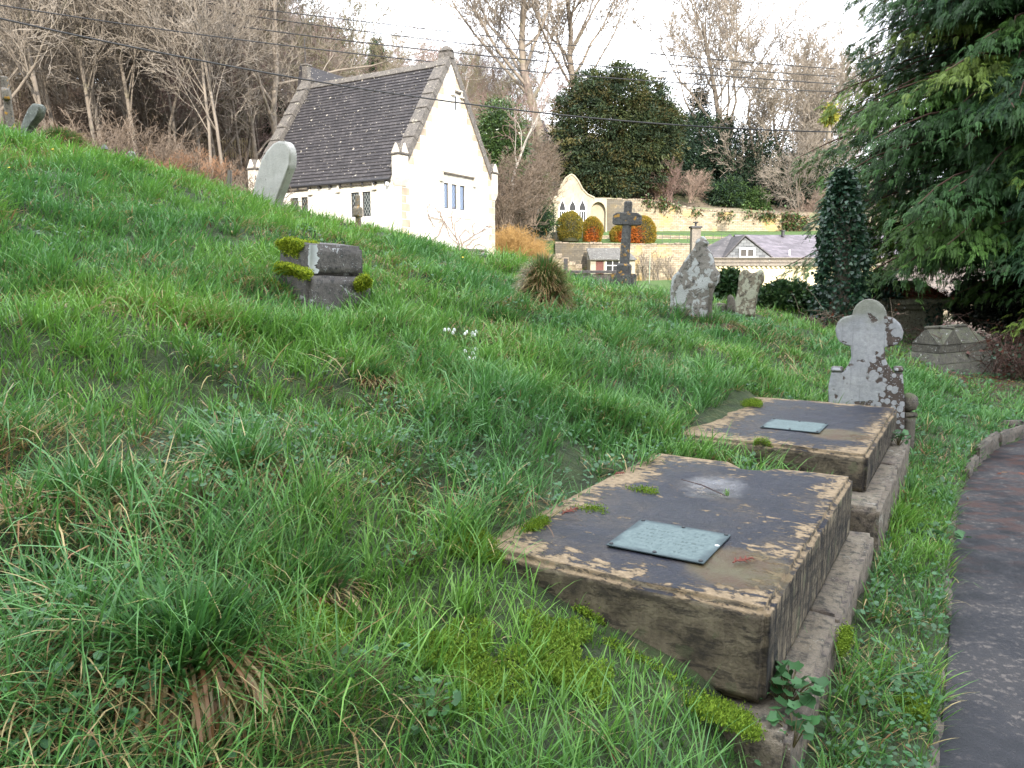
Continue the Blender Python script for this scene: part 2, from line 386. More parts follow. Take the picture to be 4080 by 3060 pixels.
for i, (x, y) in enumerate(L):
    x1, y1 = XY(-7.5, ST(x, y)[1]); y1 = min(y1, 7.62 + (x1 - 5.2) * .12)
    for j in range(nc):
        u = (j / (nc - 1)) ** 1.8; V.append((x + (x1 - x) * u, y + (y1 - y) * u, .004))
for i in range(len(L) - 1):
    for j in range(nc - 1): a = i * nc + j; F.append((a, a + 1, a + nc + 1, a + nc))
tag(link('path', npmesh('path', V, np.array(F), [path_mat()], smooth=True)), kind='structure')

M_kerb = stone_mat('kerb_stone', (.06, .052, .042), (.15, .125, .095), darkamt=.9, lichamt=0, sc=1.6)
rng = np.random.default_rng(4)
ks = []
t = -.9
while t < 7.2:
    ln = rng.uniform(.55, .95); ks.append((t, min(t + ln - .02, 7.2))); t += ln
def edge_xy(t):
    se = float(np.interp(t, [-6, .42, .88, 1.61, 2.5, 3.88, 4.76, 5.29, 6.04, 6.53, 8], [-.46, -.47, -.478, -.475, -.455, -.452, -.52, -.585, -.705, -.88, -1.4])); return XY(se, t)
KL = ['at the foot of the near tomb base', 'beside the clover by the near tomb', 'in the grass verge beside the near tomb', 'half buried opposite the near plaque', 'with a mossy rounded end', 'between the two table tombs', 'under trailing ground ivy', 'beside the far table tomb', 'with leaf litter against its face', 'pale topped, past the far table tomb', 'where the path starts to bend', 'on the bend of the path', 'tall, near the cross kerb', 'last before the cross kerb']
for i, (t0, t1) in enumerate(ks):
    a = Vector((*edge_xy(t0), 0)); b = Vector((*edge_xy(t1), 0)); d = b - a
    hgt = .022 + (.11 if t0 > 4.2 else 0) * min(1, (t0 - 4.2) / 1.5 + .3) + rng.uniform(-.01, .025)
    hgt -= .02 * (t0 < 4.2); m = MB().box(0, d.length - .03, -.003, .05, -.08, hgt)
    o = m.build('kerb_stone', M_kerb, loc=a, rot=(rng.uniform(-.06, .06), 0, math.atan2(d.y, d.x)), bevel=.014, sub=.05, amp=.016, nsc=9, smooth=True, seed=i)
    tag(o, 'weathered grey kerb stone along the path edge, ' + KL[min(i, len(KL) - 1)], 'kerb stone', 'kerb stones along the path')
KC = ['at the path corner', 'second from the path corner', 'third from the path corner', 'fourth from the path corner']
x = 5.02
for i in range(4):
    ln = .7 + .1 * (i % 2)
    m = MB().box(0, ln - .02, 0, .12, -.06, .14 + .02 * (i % 2))
    o = m.build('kerb_stone', M_kerb, loc=(x, 7.62 + (x - 5.2) * .12, 0), rot=(0, 0, .12), bevel=.025, sub=.07, amp=.022, nsc=6, smooth=True, seed=40 + i)
    tag(o, 'mossy grey stone of the cross kerb ending the path, ' + KC[i], 'kerb stone', 'cross kerb stones at the path end'); x += ln

# ---------------------------------------------------------------- grass
SLABS = [(-.12, .99, -.06, 1.84), (-.12, .12, 1.8, 2.45), (-.12, 1.13, 2.34, 4.27)]   # s0,s1,t0,t1 kept clear
def blocked(x, y):
    s, t = ST(x, y); b = inpath(x, y) > -.012
    for s0, s1, t0, t1 in SLABS: b |= (s > s0) & (s < s1) & (t > t0) & (t < t1)
    return b
M_grass = foliage_mat('grass_blades', rough=.42, trans=.3, spec=.45)
def blades(base, az, lean, curl, L, Wd, col, rng, seg=4):
    """arching tapered blades; base (n,3)"""
    n = len(base); u = np.linspace(0, 1, seg + 1)
    th = lean[:, None] + curl[:, None] * u[None]            # angle from vertical along the blade
    st = L[:, None] / seg; dx = np.sin(th[:, :-1]) * st; dz = np.cos(th[:, :-1]) * st
    X = np.c_[np.zeros(n), np.cumsum(dx, 1)]; Z = np.c_[np.zeros(n), np.cumsum(dz, 1)]
    ca, sa = np.cos(az), np.sin(az)
    P = np.stack([base[:, 0, None] + X * ca[:, None], base[:, 1, None] + X * sa[:, None], base[:, 2, None] + Z], -1)
    tw = rng.uniform(-.6, .6, n); side = np.stack([-np.sin(az + tw), np.cos(az + tw), np.zeros(n)], -1)
    wf = np.array([.75, 1.0, .85, .6, .0]) if seg == 4 else np.array([.9, 1.0, .65, 0.])
    A = P[:, :seg] + side[:, None] * (Wd[:, None] * wf[None, :seg])[..., None] * .5
    B = P[:, :seg] - side[:, None] * (Wd[:, None] * wf[None, :seg])[..., None] * .5
    B[..., 2] += Wd[:, None] * .18
    k = 2 * seg + 1; V = np.concatenate([np.stack([A, B], 2).reshape(n, 2 * seg, 3), P[:, seg:]], 1)
    o = np.arange(n)[:, None] * k
    q = np.concatenate([o + np.array([2 * i, 2 * i + 1, 2 * i + 3, 2 * i + 2])[None] for i in range(seg - 1)])
    t = o + np.array([2 * seg - 2, 2 * seg - 1, 2 * seg])[None]
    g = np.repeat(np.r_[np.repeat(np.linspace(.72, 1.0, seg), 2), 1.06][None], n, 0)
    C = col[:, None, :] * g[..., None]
    return V.reshape(-1, 3), [q, t], C.reshape(-1, 3)
def cat(parts):
    V = []; Q = {}; C = []; o = 0
    for v, fs, c in parts:
        V.append(v); C.append(c)
        for f in (fs if isinstance(fs, list) else [fs]): Q.setdefault(f.shape[1], []).append(f + o)
        o += len(v)
    return np.concatenate(V), [np.concatenate(q) for q in Q.values()], np.concatenate(C)
G1 = np.array([.100, .245, .043]); G2 = np.array([.170, .335, .050]); G3 = np.array([.082, .215, .058]); STR = np.array([.42, .33, .15]); BRN = np.array([.26, .135, .055])
def grasscol(x, y, rng, straw):
    n = len(x); a = fbm(x * .9, y * .9, 31, 2); b = rng.uniform(0, 1, n)
    w = np.clip((a - .35) * 2.6 + (b - .5) * .9 + .35 * sstep(5, 11, y) * sstep(2, -3, x), 0, 1)[:, None]
    c = G3 * (1 - w) + G2 * w
    m = rng.uniform(0, 1, n)[:, None] < .45; c = np.where(m, c * .5 + G1 * .5, c)
    st = rng.uniform(0, 1, n) < straw; c[st] = STR * rng.uniform(.7, 1.15, (st.sum(), 1)); c[st & (rng.uniform(0, 1, n) < .22)] = BRN
    return c * rng.uniform(.8, 1.25, (n, 1))
def scatter_tufts(rng, ntuft, per, y0, y1, pw):
    u = rng.uniform(0, 1, ntuft); y = (y0 ** (1 - pw) + u * (y1 ** (1 - pw) - y0 ** (1 - pw))) ** (1 / (1 - pw))
    x = rng.uniform(-1, 1, ntuft) * (y * .72 + 1.6)
    return x, y
rng = np.random.default_rng(11); parts = []
for (nt, per, y0, y1, pw, lscale, seg) in [(4800, 22, .9, 5.0, .55, 1.0, 4), (9500, 17, 4.4, 10.5, .8, .95, 3), (6500, 11, 10.0, 19.0, .7, .9, 3)]:
    tx, ty = scatter_tufts(rng, nt, per, y0, y1, pw)
    size = rng.uniform(.6, 1.3, nt) * (.40 + .55 * fbm(tx * 1.1, ty * 1.1, 77, 2) + .65 * sstep(.35, .7, fbm(tx * 2.3, ty * 2.3, 9, 2))); 
    s, t = ST(tx, ty)
    mown = np.clip(sstep(-.15, -.3, s) + sstep(6., 9., tx) , 0, 1)
    size *= 1 - .42 * mown; spread = rng.uniform(.03, .12, nt) * (1 + ty * .03)
    fz_ = (s > -.12) & (s < .85) & (t > -.42) & (t < 0); size = size * np.where(fz_, .5, 1.0)
    litz = sstep(4.6, 6.2, tx + .0 * ty) * sstep(8.2, 9.6, ty) * (1 - sstep(15, 18, ty)); size = size * np.where(rng.uniform(0, 1, nt) < litz * .75, .25, 1.0)
    straw = .05 * sstep(3.8, 2.2, ty) * sstep(-.1, -.9, tx) + np.clip((fbm(tx * 1.6, ty * 1.6, 91, 2) - .50) * 1.6 + .14, .05, .6) * (1 - .5 * mown)
    n = nt * per; I = np.repeat(np.arange(nt), per)
    az = rng.uniform(0, 2 * np.pi, n); rr = np.abs(rng.normal(0, 1, n)) * spread[I]
    x = tx[I] + np.cos(az) * rr; y = ty[I] + np.sin(az) * rr
    ok = ~blocked(x, y); x, y, az, rr, I = x[ok], y[ok], az[ok], rr[ok], I[ok]; n = len(x)
    z = tz(x, y) - .01
    az = az + rng.normal(0, .7, n)
    down = rng.uniform(0, 1, n) < .45; az = np.where(down, np.arctan2(-.35, .9) + rng.normal(0, .9, n), az)   # leans down the slope
    L = size[I] * rng.uniform(.06, .24, n) * lscale
    lean = rng.uniform(.1, .75, n) + .15 * down; curl = rng.uniform(.1, 1.5, n) * (L / .2)
    Wd = rng.uniform(.0032, .0068, n) * np.clip(.65 + y * .16, .8, 2.6)
    c = grasscol(x, y, rng, straw[I]); isS = c[:, 0] > c[:, 1] * 1.15; lean[isS] += .5; L[isS] *= .9
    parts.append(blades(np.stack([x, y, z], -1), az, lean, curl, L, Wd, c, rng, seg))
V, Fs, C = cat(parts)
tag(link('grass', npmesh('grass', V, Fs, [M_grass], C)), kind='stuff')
# low leaves of clover, buttercup and ground ivy between the grass
parts = []
tx, ty = scatter_tufts(rng, 4200, 1, 1.0, 13, .9); keep = (fbm(tx * .9, ty * .9, 55, 2) > .54) | (ST(tx, ty)[0] < -.1); tx, ty = tx[keep], ty[keep]
per = 14; I = np.repeat(np.arange(len(tx)), per); n = len(I)
x = tx[I] + rng.normal(0, .06, n); y = ty[I] + rng.normal(0, .06, n); ok = ~blocked(x, y); x, y = x[ok], y[ok]; n = len(x)
P = np.stack([x, y, tz(x, y) + rng.uniform(.02, .09, n)], -1); az = rng.uniform(0, 2 * np.pi, n)
rad = rng.uniform(.005, .012, n) * np.clip(.8 + y * .09, 1, 2); k = 6
a = np.arange(k) * 2 * np.pi / k; tl = rng.normal(0, .35, (n, 2))
ring = P[:, None] + rad[:, None, None] * np.stack([np.cos(a)[None] + 0 * az[:, None], np.sin(a)[None] + 0 * az[:, None], tl[:, :1] * np.cos(a)[None] + tl[:, 1:] * np.sin(a)[None]], -1) * (1 + .16 * ((np.arange(k) % 2) - .5))[None, :, None]
F = np.arange(n * k).reshape(n, k)
c = (np.array([.05, .13, .05]) * rng.uniform(.7, 1.5, (n, 1))) * np.array([1, 1, 1]); tag(link('clover_leaves', npmesh('clover_leaves', ring.reshape(-1, 3), F, [M_grass], np.repeat(c, k, 0))), kind='stuff')

rl = np.random.default_rng(71); n = 5200; x = rl.uniform(3.2, 12, n); y = rl.uniform(5.2, 15.5, n); w = sstep(4.2, 6.2, x) * sstep(8, 9.6, y) + .30 * (inpath(x, y) > .03) * sstep(5.0, 6.5, y)
w = w * sstep(.38, .6, fbm(x * .9, y * .9, 61, 3)); ok = (rl.uniform(0, 1, n) < w); x, y = x[ok], y[ok]; n = len(x)
P = np.stack([x, y, np.where(inpath(x, y) > 0, .008, tz(x, y) + .03)], -1); v, f, c = leafcloud(P, np.concatenate([rl.normal(0, 1, (n, 2)), np.full((n, 1), .05)], 1), .07, .022, np.array([(.17, .05, .025), (.12, .045, .02), (.22, .12, .05)])[rl.integers(0, 3, n)], rl, .15, .3)
tag(link('leaf_litter', npmesh('leaf_litter', v, f, [M_grass], c)), kind='stuff')
# tussocks: individual clumps of long grass
def tussock(x, y, R, H, n, label, group, seed, green=.6, brown=.5, dome=.5, z=None, wide=1.0, deadl=.8, greenl=.75, hang=0):
    rng = np.random.default_rng(seed); z = gz(x, y) if z is None else z
    root = thing('grass_tussock', label, 'grass tussock', (x, y, z - .03), group=group)
    def mk(nm, m, cols, hf, leanr, curlr, rr):
        az = rng.uniform(0, 2 * np.pi, m); r = np.sqrt(rng.uniform(0, 1, m)) * R * rr
        hz = dome * H * (1 - (r / R) ** 2).clip(0)
        b = np.stack([np.cos(az) * r, np.sin(az) * r, hz], -1)
        L = H * hf * rng.uniform(.5, 1.1, m); c = np.array(cols)[rng.integers(0, len(cols), m)] * rng.uniform(.7, 1.25, (m, 1))
        v, f, cc = blades(b, az + rng.normal(0, .5, m), leanr[0] + (r / R) * leanr[1] + rng.normal(0, .12, m), rng.uniform(*curlr, m), L, rng.uniform(.004, .0075, m) * wide, c, rng)
        link(nm, npmesh(nm, v, f, [M_grass], cc), root)
    if dome > .1:
        v = MB(); prof = [(R * .98, -.05), (R * .92, .0), (R * .8, dome * H * .4), (R * .5, dome * H * .75), (R * .2, dome * H * .97), (.01, dome * H)]
        v.lathe(prof, 16).build('root_mound', M_thatch, root, sub=.08, amp=.03, nsc=6, smooth=True)
    mk('green_blades', int(n * green), [G1 * .75, G3 * .8, G3] if greenl > .5 else [G1 * .7, G3 * .7, STR * .5], greenl, (.05, .7), (.2, 1.1), .85)
    mk('dead_blades', int(n * brown), [STR, STR * .7, BRN], deadl, (.6 + .3 * hang, 1.1), (.6 + 1.2 * hang, 1.9 + .8 * hang), 1.0)
    return root
def thatch():
    n = NT('dead_thatch'); a = n.noise(30, 5, n.map((1, 1, .25))); return n.out(n.ramp(a, (.35, (.03, .02, .012)), (.7, (.13, .09, .05))), .9, a, .6, .02)
M_thatch = thatch()
def tussock_px(px, py, wpx, hpx, *a, **k):
    p = hit(px, py); sc = p.y / F_
    return tussock(p.x, p.y, wpx * sc / 2, hpx * sc, *a, **k)
tussock_px(2165, 1235, 165, 225, 2600, 'tall shaggy grass tussock with dead brown skirt, beside the big weathered headstone slope', 'grass tussocks', 5, dome=.72, wide=1.3, green=.6, brown=1.0, deadl=.42, greenl=.40)
tussock_px(1990, 1290, 190, 90, 900, 'flattened straw coloured tussock just below the tall tussock', 'grass tussocks', 6, dome=.4, wide=1.5, green=.45, brown=.6)
tussock_px(240, 590, 170, 100, 1500, 'olive green spiky tussock on the skyline beside the leaning headstone', 'grass tussocks', 7, dome=.5, wide=1.6, green=.8, brown=.5, greenl=.45)
tussock_px(740, 2640, 560, 420, 1000, 'large near tussock with broad green blades and dangling tan dead leaves', 'grass tussocks', 8, dome=.22, wide=1.7, green=.75, brown=.6, deadl=1.1, hang=1)
tussock_px(330, 1960, 420, 260, 520, 'broad bladed green tussock in the left of the bank', 'grass tussocks', 9, dome=.15, wide=1.4, green=.8, brown=.25)
tussock_px(1230, 2330, 380, 230, 420, 'drooping grey green tussock left of the near table tomb', 'grass tussocks', 10, dome=.15, wide=1.3, green=.7, brown=.4)
tussock_px(950, 1830, 300, 190, 420, 'tussock with orange brown dead leaves in mid slope', 'grass tussocks', 12, dome=.15, wide=1.4, green=.6, brown=.55)
tussock_px(1480, 1490, 200, 90, 500, 'small drooping tussock below the block tomb', 'grass tussocks', 13, dome=.2, wide=1.5, green=.6, brown=.5)
tussock_px(2820, 1290, 260, 70, 600, 'low straw tussock spreading in front of the gabled headstone', 'grass tussocks', 14, dome=.25, wide=1.6, green=.5, brown=.6)

# ---------------------------------------------------------------- moss
M_moss = foliage_mat('moss', rough=.8, trans=.15, spec=.1)
def moss_pad(P, Nn, cover, rng, name='moss', parent=None, L=.02, col=(.18, .27, .03)):
    """fine upright moss shoots scattered over points P with normals Nn"""
    I = rng.integers(0, len(P), cover); L = L * .55; p = P[I] + rng.normal(0, .009, (cover, 3)); nn = Nn[I]
    p = p + nn * rng.uniform(-.004, .012, (cover, 1))
    c = np.where(rng.uniform(0, 1, (cover, 1)) < .75, np.array(col), np.array([.08, .15, .015]))
    v, f, cc = leafcloud(p, nn * 1.2, L, L * .42, c, rng, .6, .3)
    return link(name, npmesh(name, v, f, [M_moss], cc), parent)
def patch_pts(c, u, v, ru, rv, n, rng, bulge=.03):
    a = rng.uniform(0, 2 * np.pi, n); r = np.sqrt(rng.uniform(0, 1, n)) * (1.1 - .65 * vn(np.cos(a) * 2.6 + 9 * ru, np.sin(a) * 2.6 + 5, 3))
    c, u, v = map(np.array, (c, u, v)); w = np.cross(u, v); w = w / np.linalg.norm(w)
    P = c + u * (np.cos(a) * r * ru)[:, None] + v * (np.sin(a) * r * rv)[:, None] + w * (bulge * (1 - r ** 2))[:, None]
    return P, np.repeat(w[None], n, 0)

# ---------------------------------------------------------------- the two table tombs
def slab_mat(name, wet, seed, plx, ply):
    n = NT(name); ob = n.tc.outputs['Object']; X, Y, Z = n.sep(ob)
    mp = n.map((1, 1, 1)); nl = n.n.new('ShaderNodeVectorMath'); nl.operation = 'ADD'; n.l.new(mp, nl.inputs[0]); nl.inputs[1].default_value = (seed * 3.1, seed * 1.7, seed)
    v = nl.outputs[0]
    big = n.noise(1.6, 5, v); mid = n.noise(6.5, 8, v, .7); fine = n.noise(38, 6, v, .7); grit = n.noise(170, 3, v)
    flake = n.noise(30, 10, n.map((1.0, .5, 1.3), v), .72, .3)
    top = n.step(n.sep(n.geo.outputs['Normal'])[2], .55, .8)
    # distance to the slab's edge (local x along the length 0..1.85, y across 0..1)
    ex = n.math('MINIMUM', X, n.math('SUBTRACT', SL, X)); ey = n.math('MINIMUM', Y, n.math('SUBTRACT', 1.06, Y))
    ed = n.math('MINIMUM', ex, n.math('MULTIPLY', ey, 1.1)); edge = n.math('SUBTRACT', 1.0, n.step(ed, -.02, .26))
    black = n.ramp(mid, (.3, (.006, .008, .015)), (.58, (.014, .016, .026)), (.75, (.032, .03, .036)))
    tan = n.ramp(fine, (.3, (.15, .108, .062)), (.7, (.31, .23, .14)))
    tm = n.step(n.math('ADD', n.math('ADD', n.math('ADD', flake, n.math('MULTIPLY', edge, .20)), n.math('MULTIPLY', n.math('SUBTRACT', n.noise(4.5, 4, v), .5), .55)), n.math('MULTIPLY', n.step(Y, .5, 1.0), .06)), .625, .675)
    brn = n.step(n.math('ADD', n.noise(3.2, 7, v, .7), n.math('ADD', n.math('MULTIPLY', n.step(Y, .55, 1.0), .12), n.math('MULTIPLY', edge, .10))), .50, .66); c = n.mix(n.math('MULTIPLY', brn, .42), black, n.ramp(fine, (.38, (.02, .017, .015)), (.6, (.10, .078, .055)))); c = n.mix(tm, c, tan)
    # speckle of paler grains everywhere
    c = n.mix(n.math('MULTIPLY', n.step(n.noise(55, 5, n.map((1, .5, 1), v), .75), .56, .66), .5), c, (.085, .07, .06))
    # rust and yellow run-off below the plaque
    dx = n.math('MULTIPLY', n.math('SUBTRACT', X, plx), 4.2); dy = n.math('MULTIPLY', n.math('SUBTRACT', Y, ply - .27), 4.4)
    rr = n.math('ADD', n.math('ADD', n.math('MULTIPLY', dx, dx), n.math('MULTIPLY', dy, dy)), n.math('MULTIPLY', n.math('SUBTRACT', mid, .5), 1.1))
    c = n.mix(n.math('MULTIPLY', n.math('SUBTRACT', 1.0, n.step(rr, .35, .9)), .8), c, n.ramp(mid, (.35, (.085, .045, .022)), (.6, (.105, .09, .042))))
    side = n.ramp(mid, (.32, (.05, .042, .032)), (.48, (.13, .105, .072)), (.64, (.24, .20, .135)))
    stk = n.noise(5, 7, n.map((6, 6, .7), v), .7)
    rs = n.math('SUBTRACT', 1.0, n.step(Y, .0, .04)); lay = n.noise(7, 8, n.map((1, 1.0, 3.5), v), .72, .4)
    side = n.mix(n.math('MULTIPLY', n.step(lay, .5, .58), .7), side, (.03, .026, .022)); side = n.mix(n.math('MULTIPLY', n.step(stk, .42, .58), n.math('ADD', .12, n.math('MULTIPLY', rs, .75))), side, (.012, .012, .014))
    side = n.mix(n.math('MULTIPLY', n.step(n.math('ADD', flake, n.math('MULTIPLY', n.step(Z, -.07, .0), .17)), .655, .69), .9), side, tan)
    side = n.mix(n.math('MULTIPLY', n.step(n.noise(9, 5, v), .62, .66), .5), side, (.10, .11, .06))
    cc = n.mix(top, side, c)
    ro = n.mix(top, (.9, .9, .9), n.mix(tm, n.ramp(big, (.42, .38), (.62, .55)), (.75, .75, .75)))
    if wet:
        px_ = n.math('MULTIPLY', n.math('SUBTRACT', X, 1.30), 3.2); py_ = n.math('MULTIPLY', n.math('SUBTRACT', Y, .55), 4.2)
        pr = n.math('ADD', n.math('ADD', n.math('MULTIPLY', px_, px_), n.math('MULTIPLY', py_, py_)), n.math('MULTIPLY', n.math('SUBTRACT', mid, .5), 1.6))
        pm = n.math('MULTIPLY', n.math('SUBTRACT', 1.0, n.step(pr, .1, .6)), top)
        ro = n.mix(pm, ro, (.26, .26, .26))
        bumpk = n.math('SUBTRACT', 1.0, n.math('MULTIPLY', pm, .9))
    else: bumpk = None
    h = n.math('ADD', n.math('ADD', mid, n.math('MULTIPLY', fine, .5)), n.math('ADD', n.math('MULTIPLY', tm, .35), n.math('MULTIPLY', grit, .2)))
    m = n.out(cc, ro, h, 1.0, .014, spec=.28)
    if bumpk is not None: n.l.new(n.math('ADD', .28, n.math('MULTIPLY', pm, .15)), n.b.inputs['Specular IOR Level'])
    if bumpk is not None: n.l.new(n.math('MULTIPLY', bumpk, .75), [x for x in n.n if x.type == 'BUMP'][0].inputs['Strength'])
    return m
def plaque_mat(name):
    n = NT(name); X, Y, Z = n.sep(n.tc.outputs['Object'])
    a = n.noise(9, 5); f = n.noise(60, 4)
    c = n.ramp(f, (.3, (.085, .118, .118)), (.7, (.13, .172, .168)))
    ex = n.math('MINIMUM', X, n.math('SUBTRACT', .35, X)); ey = n.math('MINIMUM', Y, n.math('SUBTRACT', .37, Y))
    ed = n.math('ADD', n.math('MINIMUM', ex, ey), n.math('MULTIPLY', n.math('SUBTRACT', a, .5), .09))
    c = n.mix(n.step(ed, .0, .035), (.05, .07, .075), c)
    # worn rows of small lettering, no longer readable
    row = n.math('ABSOLUTE', n.math('SUBTRACT', n.math('FRACT', n.math('MULTIPLY', X, 26.0)), .5))
    lt = n.noise(115, 2, n.map((.3, 1, 1))); m = n.math('MULTIPLY', n.math('MULTIPLY', n.step(lt, .53, .58), n.math('SUBTRACT', 1.0, n.step(row, .22, .3))), n.step(ed, .04, .06))
    c = n.mix(n.math('MULTIPLY', m, .6), c, (.04, .06, .058))
    return n.out(c, .6, n.math('ADD', f, m), .3, .002, spec=.2)
M_plaque = plaque_mat('verdigris_bronze'); M_base = stone_mat('tomb_base_stone', (.10, .08, .065), (.21, .17, .125), dark=(.025, .022, .022), darkamt=.8, lich=(.24, .22, .18), lichamt=.35, moss=.08, sc=2.0)
M_dark = plain('dark_iron', (.02, .022, .025), .5)
ROT = math.atan2(A2[1], A2[0])          # local x along the tomb, local y up the slope
def table_tomb(label, t0, s0, Ln, Wn, top, thick, plinth_top, pt0, pt1, wet, seed, plq, group):
    global SL; SL = Ln
    x, y = XY(s0, t0); root = thing('table_tomb', label, 'tomb', (x, y, 0), ROT, group)
    b = MB(); m = slab_mat('ledger_stone_%s' % ('wet' if wet else 'dry'), wet, seed, plq[0] - .12, plq[1] - .02)
    o = b.box(0, Ln, 0, Wn, -thick, 0).build('ledger_slab', m, root, loc=(0, 0, top), bevel=.020, seg=3, sub=.028, amp=.005, nsc=3.2, smooth=True, seed=seed)
    me = o.data; co = np.zeros(len(me.vertices) * 3); me.vertices.foreach_get('co', co); co = co.reshape(-1, 3)
    # worn hollows, chips on the arrises
    e = np.minimum(np.minimum(co[:, 0], Ln - co[:, 0]), np.minimum(co[:, 1], Wn - co[:, 1]))
    isT = co[:, 2] > -.06
    isT = sstep(-.16, -.03, co[:, 2]); co[:, 2] -= isT * (1 - sstep(0, .14, e)) * .010 * fbm(co[:, 0] * 5 + seed, co[:, 1] * 5, 3, 3)
    if wet:
        co[:, 2] += isT * .010 * sstep(.6, 1.05, co[:, 1]) * (1 - sstep(.5, 1.4, co[:, 0])); r = np.hypot((co[:, 0] - Ln) * 6, (co[:, 1] - .50) * 7); co[:, 2] -= isT * .05 * (1 - sstep(0, 1, r)); co[:, 2] -= isT * .012 * (1 - sstep(0, 1, np.hypot((co[:, 0] - 1.3) * 2.4, (co[:, 1] - .55) * 3)))
        pass
    me.vertices.foreach_set('co', co.ravel()); me.update()
    # plinth in two or three base stones
    rr = random.Random(seed); p_in = .5; cuts = [pt0, (pt0 + pt1) / 2 + rr.uniform(-.15, .15), pt1]
    for i in range(2):
        MB().box(cuts[i] + .004, cuts[i + 1] - .004, -.105 + .006 * i, .5, -.12, plinth_top - .006 * i).build('base_stone', M_base, root, bevel=.02, seg=2, sub=.05, amp=.012, nsc=6, smooth=True, seed=seed + 3 + i)
    MB().box(.03, Ln - .03, .5, Wn - .05, -.1, plinth_top - .04).build('core', M_base, root)
    # plaque: 0.35 along x, 0.37 across, turned a little on the slab
    pz = top + .006
    p = MB().box(0, .35, 0, .37, 0, .005).build('plaque', M_plaque, root, loc=(plq[0] - .175, plq[1] - .185, pz), rot=(0, 0, plq[2]), bevel=.001, seg=1)
    for i in (0.015, .335):
        for j in (.015, .185, .355): MB().lathe([(.008, 0), (.008, .003), (.004, .006)], 8, (i, j)).build('screw', M_dark, p, loc=(0, 0, .005))
    return root
# near tomb: local x = t - t0 , local y = s - s0
T1 = table_tomb('nearest table tomb, black wet slab with a puddle, square green plaque and tan flaking edges', 0, 0, 1.85, 1.07, .60, .32, .275, -.13, 2.0, True, 1, (.42, .46, .0), 'table tombs beside the path')
T2 = table_tomb('farther brown black table tomb with a plaque and a moss tuft on its front edge', 2.40, -.005, 1.87, 1.14, .60, .24, .37, -.30, 1.95, False, 5, (.62, .52, .0), 'table tombs beside the path')
rng = np.random.default_rng(3)
def local_moss(root, specs, L=.02, col=(.18, .27, .03)):
    for c, u, v, ru, rv, n, b in specs:
        P, Nn = patch_pts(c, u, v, ru, rv, n, rng, b); moss_pad(P, Nn, n * 4, rng, 'moss', root, L, col)
# near tomb moss: along its front base, left corner, thin pads on the slab
local_moss(T1, [((-.05, .34, .31), (0, 1, .30), (-1, 0, .8), .34, .11, 4200, .012), ((-.10, .14, .28), (0, 1, .15), (-1, 0, .35), .20, .13, 2600, .012), ((-.02, .60, .42), (0, 1, .3), (-.3, 0, 1), .10, .05, 700, .02),
                ((.30, .97, .60), (1, 0, 0), (0, 1, 0), .12, .04, 500, .012), ((.62, .88, .594), (1, 0, 0), (0, 1, 0), .06, .09, 260, .003), ((1.02, .80, .592), (1, 0, 0), (0, 1, 0), .06, .09, 260, .002),
                ((.75, -.112, .22), (1, 0, 0), (0, 0, 1), .13, .05, 500, .02)])
local_moss(T2, [((-.005, .60, .57), (0, 1, 0), (0, 0, 1), .085, .06, 900, .03), ((1.35, .98, .60), (1, 0, 0), (0, 1, 0), .16, .10, 900, .02)])
# moss growing in the turf
M3 = []
for (px, py, r) in [(1250, 2560, .09), (1290, 2480, .07), (1820, 2660, .14), (2230, 2580, .10), (2190, 2690, .12), (1930, 2760, .10), (3630, 2830, .05), (1040, 2265, .05), (1900, 2180, .10), (1950, 2230, .07), (3655, 2880, .035), (2330, 2740, .09)]:
    p = hit(px, py); n = int(22000 * r * r * 12) + 600
    a = rng.uniform(0, 6.28, n); q = np.sqrt(rng.uniform(0, 1, n)) * r * (1 + .4 * np.sin(a * 3 + px)); x = p.x + np.cos(a) * q; y = p.y + np.sin(a) * q
    P = np.stack([x, y, tz(x, y) + rng.uniform(.005, .035, n)], -1); M3.append(leafcloud(P, np.repeat([[0, 0, 1.]], n, 0), .012, .006, (.17, .26, .035), rng, .7, .35))
V, Fs, C = cat(M3); tag(link('moss_in_turf', npmesh('moss_in_turf', V, Fs, [M_moss], C)), kind='stuff')

# things lying on the slabs
M_frond = plain('red_brown_frond', (.16, .035, .02), .7)
def frond(x, y, z, rz, Ln, label, n=7):
    b = MB(); b.tube([(0, 0, .004), (Ln * .5, .006, .007), (Ln, 0, .003)], [.003, .0025, .001], 5)
    for i in range(1, n):
        u = i / n; sgn = 1 if i % 2 else -1; l = Ln * .38 * (1 - .5 * u)
        b.tube([(Ln * u, 0, .006), (Ln * u + l * .5, sgn * l * .55, .01), (Ln * u + l * .8, sgn * l * .8, .003)], [.0035, .003, .001], 4)
    return tag(b.build('fallen_frond', M_frond, None, (x, y, z), (0, 0, rz)), label, 'dead frond', 'dead conifer fronds on the near slab')
def onslab(px, py, z=.602): d = ray(px, py); k = (z - CAMH) / d[2]; return d[0] * k, d[1] * k
for px, py, rz, L, lb in [(2920, 2250, .5, .085, 'red brown dead conifer frond lying near the right edge of the near slab'), (2240, 2055, .9, .10, 'red dead frond at the mossy upper edge of the near slab'), (2450, 1895, .4, .05, 'tiny red frond at the far left corner of the near slab')]:
    x, y = onslab(px, py); frond(x, y, .606, rz, L, lb)
x0, y0 = onslab(2715, 1915); x1, y1 = onslab(2890, 1980); b = MB(); b.tube([(0, 0, .004), ((x1 - x0) * .5, (y1 - y0) * .5 + .01, .012), (x1 - x0, y1 - y0, .004)], [.002, .003, .0022], 5)
tag(b.build('twig', plain('twig_bark', (.05, .025, .02)), None, (x0, y0, .604)), 'thin dark twig lying across the puddle on the near slab', 'twig')
x0, y0 = onslab(2895, 1975); r2 = np.random.default_rng(2); n = 14
